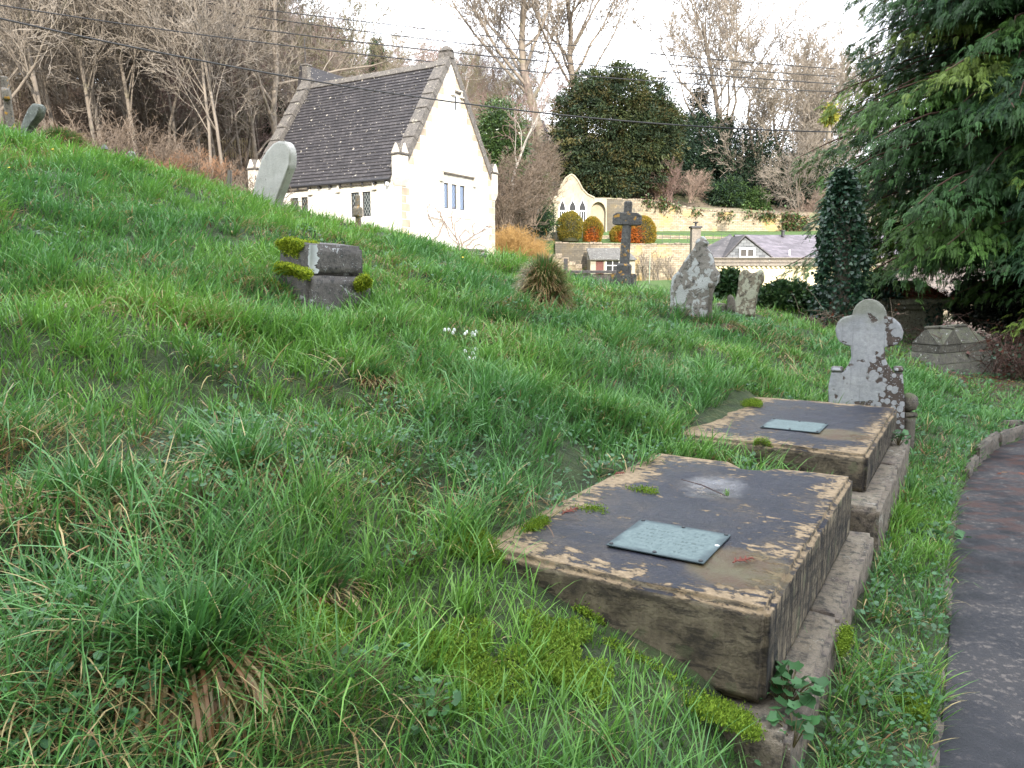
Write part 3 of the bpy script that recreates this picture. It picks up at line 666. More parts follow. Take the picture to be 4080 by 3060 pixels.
v, f, c = blades(np.stack([r2.normal(0, .004, n), r2.normal(0, .004, n), np.zeros(n)], -1), r2.uniform(0, 6.28, n), r2.uniform(.1, .7, n), r2.uniform(0, .5, n), r2.uniform(.02, .045, n), np.full(n, .004), np.repeat([G2], n, 0), r2)
tag(link('grass_sprig', npmesh('grass_sprig', v, f, [M_grass], c), None, (x0, y0, .6)), 'tiny green grass sprig growing from the near slab beside the puddle', 'sprig')
x0, y0 = onslab(2857, 2182); tag(MB().lathe([(.004, 0), (.011, .002), (.009, .005), (.002, .007)], 8).build('white_petal', plain('white_petal', (.7, .7, .68)), None, (x0, y0, .606), bevel=0), 'small white petal on the near slab beside the plaque', 'petal')
x0, y0 = onslab(3530, 2010, .03)

# leafy weed growing on the near corner of the base
M_leaf = foliage_mat('weed_leaf', rough=.4, trans=.2)
def weed(loc, R, n, label, seed, col=(.05, .13, .045), cat='plant', scal=.045):
    r = np.random.default_rng(seed); root = thing('leafy_weed', label, cat, loc, group='leafy weeds round the tombs')
    V = []; F = []; C = []; o = 0; st = []
    for i in range(n):
        a = r.uniform(0, 6.28); d = np.sqrt(r.uniform(0, 1)) * R; p = np.array([np.cos(a) * d, np.sin(a) * d, r.uniform(.02, .09)]); k = 13; rr = scal * r.uniform(.6, 1.2)
        th = np.arange(k) * 2 * np.pi / k; lob = rr * (1 + .16 * np.cos(th * 5)) * (1 - .55 * np.exp(-((th - np.pi) ** 2) * 6))
        tl = r.normal(0, .45, 2); q = np.stack([np.cos(th + a) * lob, np.sin(th + a) * lob, tl[0] * np.cos(th + a) * lob + tl[1] * np.sin(th + a) * lob + .25 * lob], -1) + p
        V.append(np.concatenate([p[None], q])); F.append(np.array([[o, o + 1 + j, o + 1 + (j + 1) % k] for j in range(k)])); C.append(np.repeat([np.array(col) * r.uniform(.7, 1.4)], k + 1, 0)); o += k + 1
        st.append((np.array([[0, 0, -.02], p * .6 + [0, 0, .01], p]), np.array([.002, .0018, .0012])))
    link('leaves', npmesh('leaves', np.concatenate(V), np.concatenate(F), [M_leaf], np.concatenate(C)), root)
    v, f = tubes_np(st, 4); link('stems', npmesh('stems', v, f, [plain('weed_stem', (.12, .10, .04))]), root)
    return root
x, y = XY(-.055, .10); weed((x, y, .27), .10, 40, 'broad leafed green weed on the near corner of the tomb base', 1, scal=.026)
x, y = XY(-.10, -.03); weed((x, y, .22), .07, 14, 'small round leafed trailing weed below the broad leafed one', 2, scal=.02)
x, y = XY(-.40, 2.75); weed((x, y, .05), .16, 40, 'low weed patch trailing over the kerb onto the path', 3, scal=.022)
x, y = XY(-.36, .75); weed((x, y, .03), .12, 26, 'small leafed weed hanging over the kerb beside the near tomb', 4, scal=.018)
x, y = XY(-.05, 3.95); weed((x, y, .37), .07, 22, 'fine leafed weed on the ledge of the far tomb', 6, scal=.02)
for i, (px, py, lb) in enumerate([(1640, 2280, 'rosette of lobed leaves in the turf left of the near tomb'), (820, 2030, 'lobed grey green leaves in the turf of the mid slope'), (1700, 2930, 'nettle like leaves at the bottom edge of the turf'), (500, 2900, 'pale small leaved plant below the near tussock'), (1480, 2800, 'dark lobed leaves between the tussock and the moss')]):
    p = hit(px, py); weed((p.x, p.y, p.z + .03), .10, 30, lb, 20 + i, scal=.011)

# ---------------------------------------------------------------- headstones and monuments
def plane_pt(px, py, o, yaw):
    d = ray(px, py); ex, ey = math.cos(yaw), math.sin(yaw)
    k, w = np.linalg.solve(np.array([[d[0], -ex], [d[1], -ey]]), np.array([o[0], o[1]])); return w, CAMH + k * d[2]
def outline_stone(name, label, cat, pix, base, yaw, thick, mat, bevel=.012, amp=.006, sub=.05, seed=0, part='stone', lean=0, group=None):
    """base = (px,py,Y) of the foot; pix = outline in photo pixels"""
    b = at(*base); root = thing(name, label, cat, (b.x, b.y, b.z), yaw, group)
    P = [plane_pt(x, y, (b.x, b.y), yaw) for x, y in pix]; P = [(w, z - b.z) for w, z in P]
    m = MB().prism(P, 0, thick, 'y'); M = Matrix.Rotation(lean, 4, 'X')
    m.build(part, mat, root, bevel=bevel, seg=2, sub=sub, amp=amp, nsc=5, smooth=True, M=M, seed=seed)
    return root
def trefoil_mat():
    n = NT('trefoil_crust'); X, Y, Z = n.sep(n.tc.outputs['Object']); a = n.noise(4, 6); b = n.noise(28, 6, rough=.65); g = n.noise(120, 2)
    crust = n.ramp(a, (.3, (.27, .28, .29)), (.7, (.38, .385, .385)))
    crust = n.mix(.35, crust, n.ramp(b, (.3, .25), (.7, .75)), 'OVERLAY')
    st = n.noise(4, 6, n.map((9, 9, .5))); crust = n.mix(n.math('MULTIPLY', n.step(st, .55, .7), .4), crust, (.16, .16, .17))
    crust = n.mix(n.math('MULTIPLY', n.step(n.math('ADD', n.math('MULTIPLY', Z, .8), n.math('MULTIPLY', a, .5)), 1.02, 1.2), .5), crust, (.13, .14, .05))
    brown = n.ramp(b, (.3, (.055, .042, .036)), (.7, (.11, .085, .07)))
    disc = n.math('SUBTRACT', 1.0, n.step(n.vor(17), .40, .44)); disc2 = n.math('SUBTRACT', 1.0, n.step(n.vor(55), .22, .26))
    zone = n.math('ADD', n.math('ADD', n.noise(3.2, 3), n.math('MULTIPLY', X, .5)), n.math('MULTIPLY', n.math('SUBTRACT', .62, Z), .22))
    m = n.math('MULTIPLY', n.step(zone, .505, .525), n.math('SUBTRACT', 1.0, n.math('MAXIMUM', disc, n.math('MULTIPLY', disc2, .9))))
    m = n.math('MAXIMUM', m, n.math('MULTIPLY', n.step(n.noise(11, 3), .68, .7), n.step(Z, .25, .45)))
    ny = n.math('ABSOLUTE', n.sep(n.tc.outputs['Normal'])[1]); m = n.math('MAXIMUM', m, n.math('MULTIPLY', n.math('SUBTRACT', 1.0, n.step(ny, .5, .8)), .75))
    return n.out(n.mix(m, crust, brown), .9, n.math('SUBTRACT', n.math('ADD', b, n.math('MULTIPLY', g, .4)), m), .5, .008)
M_tref = trefoil_mat()
c6 = lambda x, y: (2600 + .669 * x, 900 + .669 * y)
def arc(cx, cy, r, a0, a1, n): return [(cx + r * math.cos(math.radians(a0 + (a1 - a0) * i / (n - 1))), cy - r * math.sin(math.radians(a0 + (a1 - a0) * i / (n - 1)))) for i in range(n)]
pix = [(1047, 1300), (1047, 960), (1066, 872), (1135, 872), (1168, 830), (1183, 790), (1180, 718)] + arc(1172, 632, 86, -95, -262 + 0, 10)[0:0]
pix += [(1150, 712), (1112, 690), (1092, 655), (1088, 615), (1102, 575), (1135, 545), (1192, 533)] + arc(1293, 540, 104, 175, 5, 11) + [(1392, 542), (1440, 552), (1478, 585), (1496, 632), (1488, 675), (1455, 708), (1420, 720), (1386, 722), (1386, 785), (1402, 826), (1440, 880), (1490, 884), (1496, 960), (1502, 1060), (1500, 1300)]
YT = 6.45
gb = at(*c6(1270, 1300), YT)
tref = outline_stone('trefoil_headstone', 'trefoil topped headstone crusted with pale grey lichen, flaking brown at lower right', 'headstone', [c6(*p) for p in pix], (*c6(1270, 1300), YT), math.radians(-24), .11, M_tref, bevel=.014, amp=.004, sub=.03, seed=2)
for x0, x1 in ((1062, 1136), (1438, 1494)):
    a = plane_pt(*c6(x0, 862), (gb.x, gb.y), math.radians(-24)); b = plane_pt(*c6(x1, 862), (gb.x, gb.y), math.radians(-24))
    MB().box(a[0], b[0], -.012, .122, a[1] - gb.z - .012, a[1] - gb.z + .03).build('shoulder_block', M_tref, tref, bevel=.008, sub=.04, amp=.003, smooth=True)
M_grey = stone_mat('grey_headstone', (.13, .115, .095), (.24, .22, .19), darkamt=.45, lich=(.42, .43, .41), lichamt=1.3, sc=1.3)
M_brown = stone_mat('brown_monument', (.07, .06, .045), (.15, .13, .10), darkamt=.6, lich=(.3, .3, .27), lichamt=.4, moss=.4, sc=2.)
# small monument beside it
p = at(3620, 1800, 6.35); r_ = thing('small_pedestal', 'small mossy pedestal carrying a rounded worn urn stub, right of the trefoil headstone', 'monument', (p.x, p.y, p.z), .1)
MB().box(-.05, .05, 0, .12, -.05, .30).build('pedestal', M_brown, r_, bevel=.008, sub=.05, amp=.004, smooth=True)
MB().box(-.06, .06, -.01, .14, .30, .335).build('cap', M_brown, r_, bevel=.01)
MB().lathe([(.02, .335), (.06, .36), (.075, .41), (.066, .46), (.035, .49), (.005, .5)], 16, (.01, .06)).build('urn_stub', M_brown, r_, sub=.04, amp=.012, smooth=True)

c4 = lambda x, y: (2100 + .5425 * x, 650 + .5425 * y)
pix = [(1040, 1120), (1045, 1010), (1058, 880), (1064, 835), (1108, 792), (1150, 722), (1197, 660), (1236, 605), (1240, 565), (1268, 550), (1318, 574), (1316, 600), (1300, 612), (1330, 645), (1348, 680), (1362, 755), (1403, 800), (1400, 870), (1366, 900), (1350, 960), (1340, 1110), (1320, 1170)]
o = outline_stone('gabled_headstone', 'tall gabled headstone blotched with pale lichen, its worn finial broken, leaning slightly right', 'headstone', [c4(*p) for p in pix], (*c4(1200, 1150), 9.6), math.radians(-28), .14, M_grey, seed=5, amp=.012, sub=.06)
bz = at(*c4(1200, 1150), 9.6)
for xx in (1352,):
    q = plane_pt(*c4(xx, 905), (bz.x, bz.y), math.radians(-28)); MB().lathe([(.028, -.6), (.026, -.02), (.04, 0), (.04, .02), (.03, .04)], 10).build('corner_shaft', M_brown, o, loc=(q[0] + .0, -.01, q[1] - bz.z))
q = plane_pt(*c4(1280, 580), (bz.x, bz.y), math.radians(-28)); MB().lathe([(.03, -.03), (.05, 0), (.05, .03), (.03, .06), (.01, .075)], 8).build('finial', M_grey, o, loc=(q[0], .05, q[1] - bz.z), sub=.04, amp=.01)
pix = [(1508, 1120), (1522, 1035), (1552, 905), (1550, 830), (1572, 790), (1598, 776), (1618, 786), (1640, 806), (1668, 804), (1690, 796), (1712, 780), (1736, 790), (1742, 830), (1738, 872), (1708, 905), (1690, 960), (1668, 1130)]
outline_stone('horned_headstone', 'short lichen spotted headstone with a hollow top between two worn horns', 'headstone', [c4(*p) for p in pix], (*c4(1590, 1120), 11.4), math.radians(-22), .13, stone_mat('lichen_spotted_stone', (.12, .10, .07), (.22, .19, .13), darkamt=.5, lich=(.36, .36, .26), lichamt=1.4, sc=1.8), seed=8, amp=.012, sub=.06)
pix = [(1466, 1100), (1470, 975), (1490, 964), (1512, 1000), (1520, 1100)]
outline_stone('stone_stub', 'small pointed stone stub between the gabled and horned headstones', 'headstone', [c4(*p) for p in pix], (*c4(1492, 1100), 10.9), math.radians(-30), .12, M_brown, seed=9, amp=.008)
pix = [(1362, 1105), (1362, 1035), (1400, 1030), (1462, 1036), (1466, 1105)]
outline_stone('grave_kerb', 'low mossy kerb stone behind the gabled headstone', 'grave kerb', [c4(*p) for p in pix], (*c4(1410, 1100), 11.0), math.radians(-15), .15, M_brown, seed=10, amp=.01)

# leaning round-topped headstone on the skyline
c2 = lambda x, y: (950 + .422 * x, 200 + .422 * y)
pix = [(120, 1430), (135, 1340), (170, 1180), (212, 1040), (262, 950), (322, 885), (378, 856), (418, 856), (452, 880), (478, 930), (486, 990), (478, 1095), (430, 1230), (380, 1360), (335, 1480), (300, 1560), (160, 1560)]
bL = hit(*c2(250, 1440))
outline_stone('round_headstone', 'pale round topped headstone leaning hard to the right on the skyline before the chapel', 'headstone', [c2(*p) for p in pix], (*c2(250, 1500), bL.y), math.radians(-42), .13, stone_mat('pale_grey_stone', (.33, .32, .28), (.47, .455, .41), darkamt=-.4, dark=(.12, .115, .10), lich=(.42, .45, .43), lichamt=.25, sc=2), seed=4, amp=.005)
# leaning stone at the far left
c1 = lambda x, y: (x / 1.843, y / 1.843)
bl = hit(60, 540)
pix = [(138, 1040), (142, 985), (155, 910), (178, 850), (206, 790), (236, 756), (262, 760), (286, 776), (284, 820), (262, 870), (232, 905), (205, 950), (190, 1040)]
outline_stone('leaning_slab', 'grey curved headstone leaning right beside the far left cross', 'headstone', [c1(*p) for p in pix], (*c1(165, 1010), bl.y), math.radians(-35), .10, stone_mat('green_grey_stone', (.10, .11, .09), (.20, .21, .18), darkamt=.3, lichamt=.3, sc=2), seed=6, amp=.008)

M_cross = stone_mat('dark_cross_stone', (.05, .048, .045), (.12, .115, .105), darkamt=.6, lich=(.30, .30, .27), lichamt=.2, orange=.8, sc=2)
def cross(label, loc, yaw, H, sw, arm, armz, ah, at_, lean=(0, 0), plinth=None, mat=None, ped=None):
    mat = mat or M_cross; root = thing('stone_cross', label, 'cross', loc, rot=(lean[0], lean[1], yaw), group='stone crosses')
    z0 = ped[1] if ped else 0
    MB().frustum((-sw * .55, sw * .55, -sw * .5, sw * .5), (-sw * .42, sw * .42, -sw * .4, sw * .4), z0 - .05, H).build('shaft', mat, root, bevel=sw * .14, seg=1, sub=.08, amp=.005, smooth=False)
    pts = [(-arm, armz - ah * .4), (-arm, armz + ah * .35), (-arm * .72, armz + ah * .6), (arm * .72, armz + ah * .6), (arm, armz + ah * .35), (arm, armz - ah * .4), (arm * .85, armz - ah * .5), (-arm * .85, armz - ah * .5)]
    MB().prism(pts, -at_ / 2, at_ / 2).build('crossbar', mat, root, bevel=.012, seg=1, sub=.08, amp=.004)
    if ped: MB().box(-ped[0] / 2, ped[0] / 2, -ped[0] / 2, ped[0] / 2, -.1, ped[1]).build('pedestal', mat, root, bevel=.03, seg=1, sub=.1, amp=.006)
    if plinth: MB().box(-plinth[0] / 2, plinth[0] / 2, -plinth[0] / 2, plinth[0] / 2, -.35, plinth[1]).build('plinth', mat, root, bevel=.02, sub=.12, amp=.008)
    return root
Yc = 13.6; zb = at(2483, 1130, Yc); sc = Yc / F_
cross('dark grey stone cross with yellow lichen standing tall on the crest above the garden', (zb.x, zb.y, zb.z), math.radians(-20), 318 * sc, 33 * sc, 55 * sc, 248 * sc, 44 * sc, 36 * sc, (0, .045), (88 * sc, 40 * sc), None, (52 * sc, 78 * sc))
p = at(50, 560, bl.y + .2); sc = p.y / F_
cross('thick weathered cross with yellow lichen at the far left of the skyline', (p.x, p.y, p.z), math.radians(-62), 232 * sc, 30 * sc, 42 * sc, 165 * sc, 40 * sc, 26 * sc, (0.03, .09), (56 * sc, 26 * sc), stone_mat('yellow_lichen_cross', (.14, .12, .095), (.22, .19, .15), darkamt=.3, lichamt=.3, orange=1, sc=3), (42 * sc, 55 * sc))
p = hit(1428, 886); p = at(1428, 900, p.y); sc = p.y / F_
cross('small lichen covered cross seen edge on in front of the chapel window', (p.x, p.y, p.z), math.radians(84), 118 * sc, 20 * sc, 30 * sc, 52 * sc, 36 * sc, 22 * sc, (0, 0), None, stone_mat('orange_lichen_cross', (.16, .13, .09), (.28, .23, .16), darkamt=.2, lichamt=.5, orange=.8, sc=4))

# small things on the skyline at left
p = at(421, 640, 13.0); sc = p.y / F_; r_ = thing('grave_lantern', 'small red brown grave lantern with a pale lid on the skyline', 'lantern', p)
MB().lathe([(9 * sc, 0), (9 * sc, 40 * sc), (6 * sc, 44 * sc)], 8).build('body', plain('red_brown_glass', (.14, .035, .02), .4), r_)
MB().lathe([(13 * sc, 42 * sc), (11 * sc, 50 * sc), (4 * sc, 60 * sc)], 8).build('lid', plain('pale_lid', (.14, .13, .13)), r_)
p = at(517, 680, 13.0); outline_stone('small_headstone', 'small slim grey headstone low on the skyline right of the lantern', 'headstone', [(505, 690), (505, 612), (512, 600), (528, 604), (532, 625), (528, 690)], (517, 690, 13.0), -.3, .07, M_grey, seed=12)
p = at(912, 760, 13.4); sc = p.y / F_; tag(MB().frustum((-9 * sc, 9 * sc, -9 * sc, 9 * sc), (-7 * sc, 7 * sc, -7 * sc, 7 * sc), 0, 78 * sc).build('wooden_post', plain('grey_wood', (.14, .12, .10)), None, p, (0, .1, 0), bevel=.01), 'weathered wooden post behind the crest left of the chapel', 'post', 'old wooden posts')

# block tomb with moss
p = hit(1245, 1205); bt = thing('block_tomb', 'broken grey tomb of two stacked stones with bright moss and a white lichen patch', 'tomb', (p.x, p.y + .25, p.z + .045), rot=(.10, .02, math.radians(47))); bt.scale = (1.14,) * 3
M_block = stone_mat('block_stone', (.065, .058, .052), (.13, .118, .104), dark=(.03, .03, .03), darkamt=.7, lich=(.36, .37, .36), lichamt=.5, sc=2.6)
MB().frustum((-.30, .27, -.30, .25), (-.26, .23, -.26, .22), -.15, .15).build('lower_block', M_block, bt, bevel=.02, seg=2, sub=.05, amp=.008, smooth=True, seed=2)
MB().frustum((-.225, .20, -.225, .19), (-.215, .195, -.215, .185), .15, .355).build('upper_block', M_block, bt, bevel=.022, seg=2, sub=.045, amp=.008, smooth=True, seed=6)
def crust_patch(root):
    r = np.random.default_rng(9); V = []; F = []; n = 22
    zz = np.linspace(.165, .35, n); 
    for i, z in enumerate(zz):
        w1 = .045 + .012 * math.sin(i * .8) + r.uniform(-.012, .012); w2 = .03 + r.uniform(-.01, .01)
        V += [(-.2285 + 0, -.2275 + w2, z), (-.2300, -.2300, z), (-.2275 + w1, -.2285, z)]
    for i in range(n - 1): a = i * 3; F += [(a, a + 1, a + 4, a + 3), (a + 1, a + 2, a + 5, a + 4)]
    link('lichen_patch', npmesh('lichen_patch', V, np.array(F), [plain('white_lichen', (.42, .44, .43), .9)]), root)
crust_patch(bt)
rng = np.random.default_rng(8)
local_moss(bt, [((-.232, .06, .305), (0, 1, 0), (-.2, 0, 1), .20, .07, 3400, .015), ((-.16, .05, .358), (0, 1, 0), (1, 0, 0), .19, .09, 2400, .012), ((-.275, -.02, .135), (0, 1, 0), (-.6, 0, 1), .30, .08, 4200, .015), ((-.245, -.02, .16), (0, 1, 0), (-1, 0, .2), .28, .045, 2200, .012), ((.14, -.29, .12), (1, 0, 0), (0, -.6, 1), .09, .06, 1200, .01), ((-.33, .12, .03), (0, 1, 0), (-.6, 0, 1), .15, .06, 1500, .03)], L=.026, col=(.30, .36, .03))

# hipped chest tomb under ivy
p = hit(3690, 1312); yaw = math.radians(-14)
ct = thing('chest_tomb', 'green stained chest tomb with a hipped lid half buried in ivy and brambles', 'tomb', (p.x, p.y, p.z - .05), yaw); ct.scale = (1.15, 1.15, 1.5); ct.location.x += .36
M_chest = stone_mat('green_chest_stone', (.13, .13, .085), (.25, .24, .16), darkamt=.5, lichamt=.3, moss=.8, sc=2)
MB().box(-1.75, .12, -.1, .95, -.1, .12).build('base', M_chest, ct, bevel=.02, sub=.15, amp=.006)
MB().box(-1.6, 0, 0, .85, .12, .50).build('body', M_chest, ct, bevel=.01, sub=.15, amp=.004)
MB().box(-1.68, .08, -.08, .93, .50, .56).box(-1.74, .14, -.13, .98, .563, .65).build('cornice', M_chest, ct, bevel=.012)
MB().frustum((-1.70, .10, -.1, .95), (-1.25, -.35, .35, .5), .653, .92).build('hipped_lid', M_chest, ct, bevel=.01, sub=.15, amp=.006)
def ivy_on(P, Nn, col, root, name, seed, L=.06, tag_=None):
    r = np.random.default_rng(seed); c = np.where(r.uniform(0, 1, (len(P), 1)) < .25, np.array(col) * 1.7, np.array(col))
    v, f, cc = leafcloud(P, Nn * .8, L, L * .9, c, r, .6, .35, 'ivy', .5); return link(name, npmesh(name, v, f, [M_ivy], cc), root)
M_ivy = foliage_mat('ivy_leaves', rough=.35, trans=.12, spec=.5)
r = np.random.default_rng(14); n = 1700; u = r.uniform(0, 1, n); P = np.stack([-1.75 + .95 * u ** 1.3 + r.normal(0, .06, n), r.uniform(-.18, .6, n), np.zeros(n)], -1)
hz = .66 + .26 * np.clip((P[:, 1] + .1) / .45, 0, 1); P[:, 2] = hz + r.uniform(0, .07, n); k = (r.uniform(0, 1, n) < .3) & (P[:, 0] < -1.0); P[k, 1] = -.16; P[k, 2] = r.uniform(.1, .68, k.sum())
ivy_on(P, np.repeat([[0, -.5, .7]], n, 0), (.022, .055, .035), ct, 'ivy', 1, .055)
n = 260; P = np.stack([r.uniform(-.35, .1, n), np.full(n, -.15), r.uniform(.1, .6, n)], -1); ivy_on(P, np.repeat([[0, -1, .0]], n, 0), (.018, .05, .03), ct, 'ivy', 2, .05)
n = 900; P = np.stack([r.uniform(-1.1, .0, n), r.uniform(-.1, .1, n), np.zeros(n)], -1); P[:, 2] = .67 + .6 * np.clip(P[:, 1] + .1, 0, 1)
v, f, c = leafcloud(P, np.repeat([[.7, 0, .1]], n, 0), .09, .012, (.16, .04, .02), r, .5, .3); link('dead_fronds', npmesh('dead_fronds', v, f, [M_grass], c), ct)

# coped tomb with cross gables
p = hit(3752, 1490); yaw = math.radians(31)
cp = thing('coped_tomb', 'low coped tomb with steps, ridge roll and small pointed gables, dull olive stone', 'tomb', (p.x, p.y, p.z - .03), yaw); cp.scale = (1.12, 1.1, 1.15)
M_cope = stone_mat('coped_stone', (.06, .056, .044), (.125, .115, .088), darkamt=.5, lich=(.36, .36, .33), lichamt=.25, moss=.25, sc=2.4)
LC, WC = 1.55, .72
for i, (z0, z1) in enumerate([(-.1, .12), (.12, .25)]):
    e = .095 * i; MB().frustum((e, LC - e, e, WC - e), (e + .055, LC - e - .055, e + .055, WC - e - .055), z0, z1).build('step', M_cope, cp, bevel=.008, sub=.1, amp=.004)
a, b, c_, d = .19, LC - .19, .17, WC - .17; m = MB()
m.box(a, b, c_, d, .25, .36)
m.build('block', M_cope, cp, bevel=.008, sub=.1, amp=.003)
my = (c_ + d) / 2; zr = .56; m = MB()
m.add([(a, c_, .362), (b, c_, .362), (b, d, .362), (a, d, .362), (a + .03, my, zr), (b - .22, my, zr)], [(0, 1, 5, 4), (2, 3, 4, 5), (1, 2, 5), (3, 0, 4), (0, 3, 2, 1)])
m.build('coped_roof', M_cope, cp, sub=.1, amp=.003)
gx0 = a + .28; m = MB(); m.add([(gx0 - .22, c_ - .012, .362), (gx0 + .22, c_ - .012, .362), (gx0, c_ - .012, .56), (gx0, my, .56)], [(0, 1, 2), (1, 3, 2), (0, 2, 3), (0, 3, 1)]); m.build('side_gable', M_cope, cp)
m = MB(); m.add([(a - .012, c_ + .0, .362), (a - .012, d, .362), (a - .012, my, .565), (a + .25, my, .565)], [(0, 1, 2), (1, 3, 2), (0, 2, 3), (0, 3, 1)]); m.build('end_gable', M_cope, cp)
MB().tube([(a - .02, my, zr + .01), (b - .22, my, zr + .01)], .022, 8).tube([(gx0, c_ - .02, zr + .006), (gx0, my, zr + .006)], .018, 6).build('ridge_roll', M_cope, cp, smooth=True)

# snowdrops
M_pet = plain('snowdrop_petal', (.82, .84, .80), .5, .02); M_stem = plain('snowdrop_stem', (.06, .16, .03))
def snowdrop(label):
    root = thing('snowdrop', label, 'snowdrop', group='snowdrops in the grass')
    MB().tube([(0, 0, 0), (.004, 0, .08), (.012, 0, .135), (.028, 0, .14), (.034, 0, .128)], [.003, .003, .002, .002, .002], 5).build('stem', M_stem, root)
    b = MB()
    for j in range(3):
        a = j * 2.094; ca, sa = math.cos(a), math.sin(a); M = Matrix.Rotation(a, 4, 'Z')
        vs = [(0, 0, 0), (.008, -.008, -.010), (.013, 0, -.012), (.008, .008, -.010), (.011, -.007, -.026), (.016, 0, -.028), (.011, .007, -.026), (.007, 0, -.038)]
        b.add([M @ Vector(v) * 1.1 for v in vs], [(0, 1, 2), (0, 2, 3), (1, 4, 5, 2), (2, 5, 6, 3), (4, 7, 5), (5, 7, 6)])
    b.build('flower', M_pet, root, loc=(.034, 0, .128)); return root
sp0 = snowdrop('white snowdrop in the clump on the middle of the bank'); note_children(sp0); first = True
r = random.Random(5)
for grp, lb in (([(1772, 1352), (1800, 1350), (1790, 1366), (1835, 1368), (1868, 1366), (1880, 1368), (1888, 1372), (1852, 1362), (1782, 1358), (1876, 1376), (1893, 1362)], 'white snowdrop in the clump on the middle of the bank'),
                ([(1868, 1440), (1888, 1446), (1893, 1436), (1866, 1482), (1895, 1480)], 'white snowdrop in the loose scatter just below the snowdrop clump'),
                ([(2352, 1140), (2368, 1135), (2385, 1142), (2398, 1134), (2410, 1140), (2418, 1160), (2340, 1132)], 'white snowdrop on the crest beside the tall dark cross')):
    for px, py in grp:
        o = sp0 if first else copy_tree(sp0); first = False
        p = hit(px, py + 14) if py > 1200 else at(px, py + 16, 12.4); k = 1.0 if py > 1200 else 1.0
        o.location = (p.x, p.y, p.z + .02); o.rotation_euler = (r.uniform(-.2, .2), r.uniform(-.2, .2), r.uniform(0, 6.28)); o.scale = (.72,) * 3; o['label'] = lb
# buttercup like yellow specks
bc = MB(); bc.lathe([(.001, 0), (.012, .004), (.013, .007), (.002, .005)], 7); i = 0
M_y = plain('yellow_petal', (.65, .48, .02))
for px, py, lb in [(42, 735, 'yellow celandine flower low on the left slope'), (1630, 978, 'yellow celandine flower near the crest before the chapel corner'), (1845, 1075, 'yellow celandine flower below the chapel gable'), (215, 650, 'yellow celandine flower left under the olive tussock')]:
    p = hit(px, py); tag(bc.build('celandine', M_y, None, (p.x, p.y, p.z + .14), (.5, 0, 0)), lb, 'flower', 'yellow celandines')

# ---------------------------------------------------------------- chapel
def ashlar_mat():
    n = NT('pale_limestone'); ob = n.tc.outputs['Object']; X, Y, Z = n.sep(ob)
    cb = n.n.new('ShaderNodeCombineXYZ'); n.l.new(n.math('ADD', X, Y), cb.inputs[0]); n.l.new(Z, cb.inputs[1])
    br = n.n.new('ShaderNodeTexBrick'); n.l.new(cb.outputs[0], br.inputs[0]); br.inputs['Scale'].default_value = 1.0; br.inputs['Brick Width'].default_value = .62; br.inputs['Row Height'].default_value = .30
    br.inputs['Mortar Size'].default_value = .009; br.inputs['Color1'].default_value = (.64, .61, .55, 1); br.inputs['Color2'].default_value = (.58, .55, .485, 1); br.inputs['Mortar'].default_value = (.36, .30, .22, 1)
    a = n.noise(1.4, 6); c = n.mix(.4, br.outputs['Color'], n.ramp(a, (.3, .3), (.7, .7)), 'OVERLAY')
    c = n.mix(n.math('MULTIPLY', n.step(n.noise(3, 6, n.map((1, 1, .3))), .58, .72), .35), c, (.30, .24, .16))
    return n.out(c, .9, n.math('ADD', n.noise(20, 4), br.outputs['Fac']), .2, .01)
def tile_mat(name, c0, c1, roww, rowh, spots, zdir=(0, 0, 1)):
    n = NT(name); X, Y, Z = n.sep(n.tc.outputs['Object'])
    cb = n.n.new('ShaderNodeCombineXYZ'); n.l.new(n.math('ADD', n.math('MULTIPLY', Y, 1.0), n.math('MULTIPLY', X, 0.0 if zdir[0] == 0 else 1.0)), cb.inputs[0]); n.l.new(Z, cb.inputs[1])
    br = n.n.new('ShaderNodeTexBrick'); n.l.new(cb.outputs[0], br.inputs[0]); br.inputs['Scale'].default_value = 1.0; br.inputs['Brick Width'].default_value = roww; br.inputs['Row Height'].default_value = rowh
    br.inputs['Mortar Size'].default_value = rowh * .05; br.inputs['Color1'].default_value = (*c0, 1); br.inputs['Color2'].default_value = (*c1, 1); br.inputs['Mortar'].default_value = (.01, .009, .009, 1); br.inputs['Bias'].default_value = -.1
    a = n.noise(1.2, 6); c = n.mix(.5, br.outputs['Color'], n.ramp(a, (.3, .3), (.7, .7)), 'OVERLAY')
    v = n.math('ADD', n.vor(1.9), n.math('MULTIPLY', n.noise(14, 4), .10)); m = n.math('SUBTRACT', 1.0, n.step(v, .13, .16)); v2 = n.math('SUBTRACT', 1.0, n.step(n.vor(6.5), .14, .18))
    m = n.math('MULTIPLY', n.math('MAXIMUM', m, n.math('MULTIPLY', v2, n.step(n.noise(2.5, 3), .42, .55))), spots)
    c = n.mix(m, c, (.42, .38, .32))
    return n.out(c, .8, br.outputs['Fac'], .3, .02)
M_ash = ashlar_mat(); M_tile = tile_mat('dark_stone_tiles', (.026, .023, .025), (.052, .046, .047), .2, .17, .85)
M_cop = stone_mat('coping_stone', (.07, .062, .056), (.15, .132, .115), darkamt=.6, lich=(.36, .33, .26), lichamt=.45, sc=1.5)
M_glass = NT('leaded_glass')
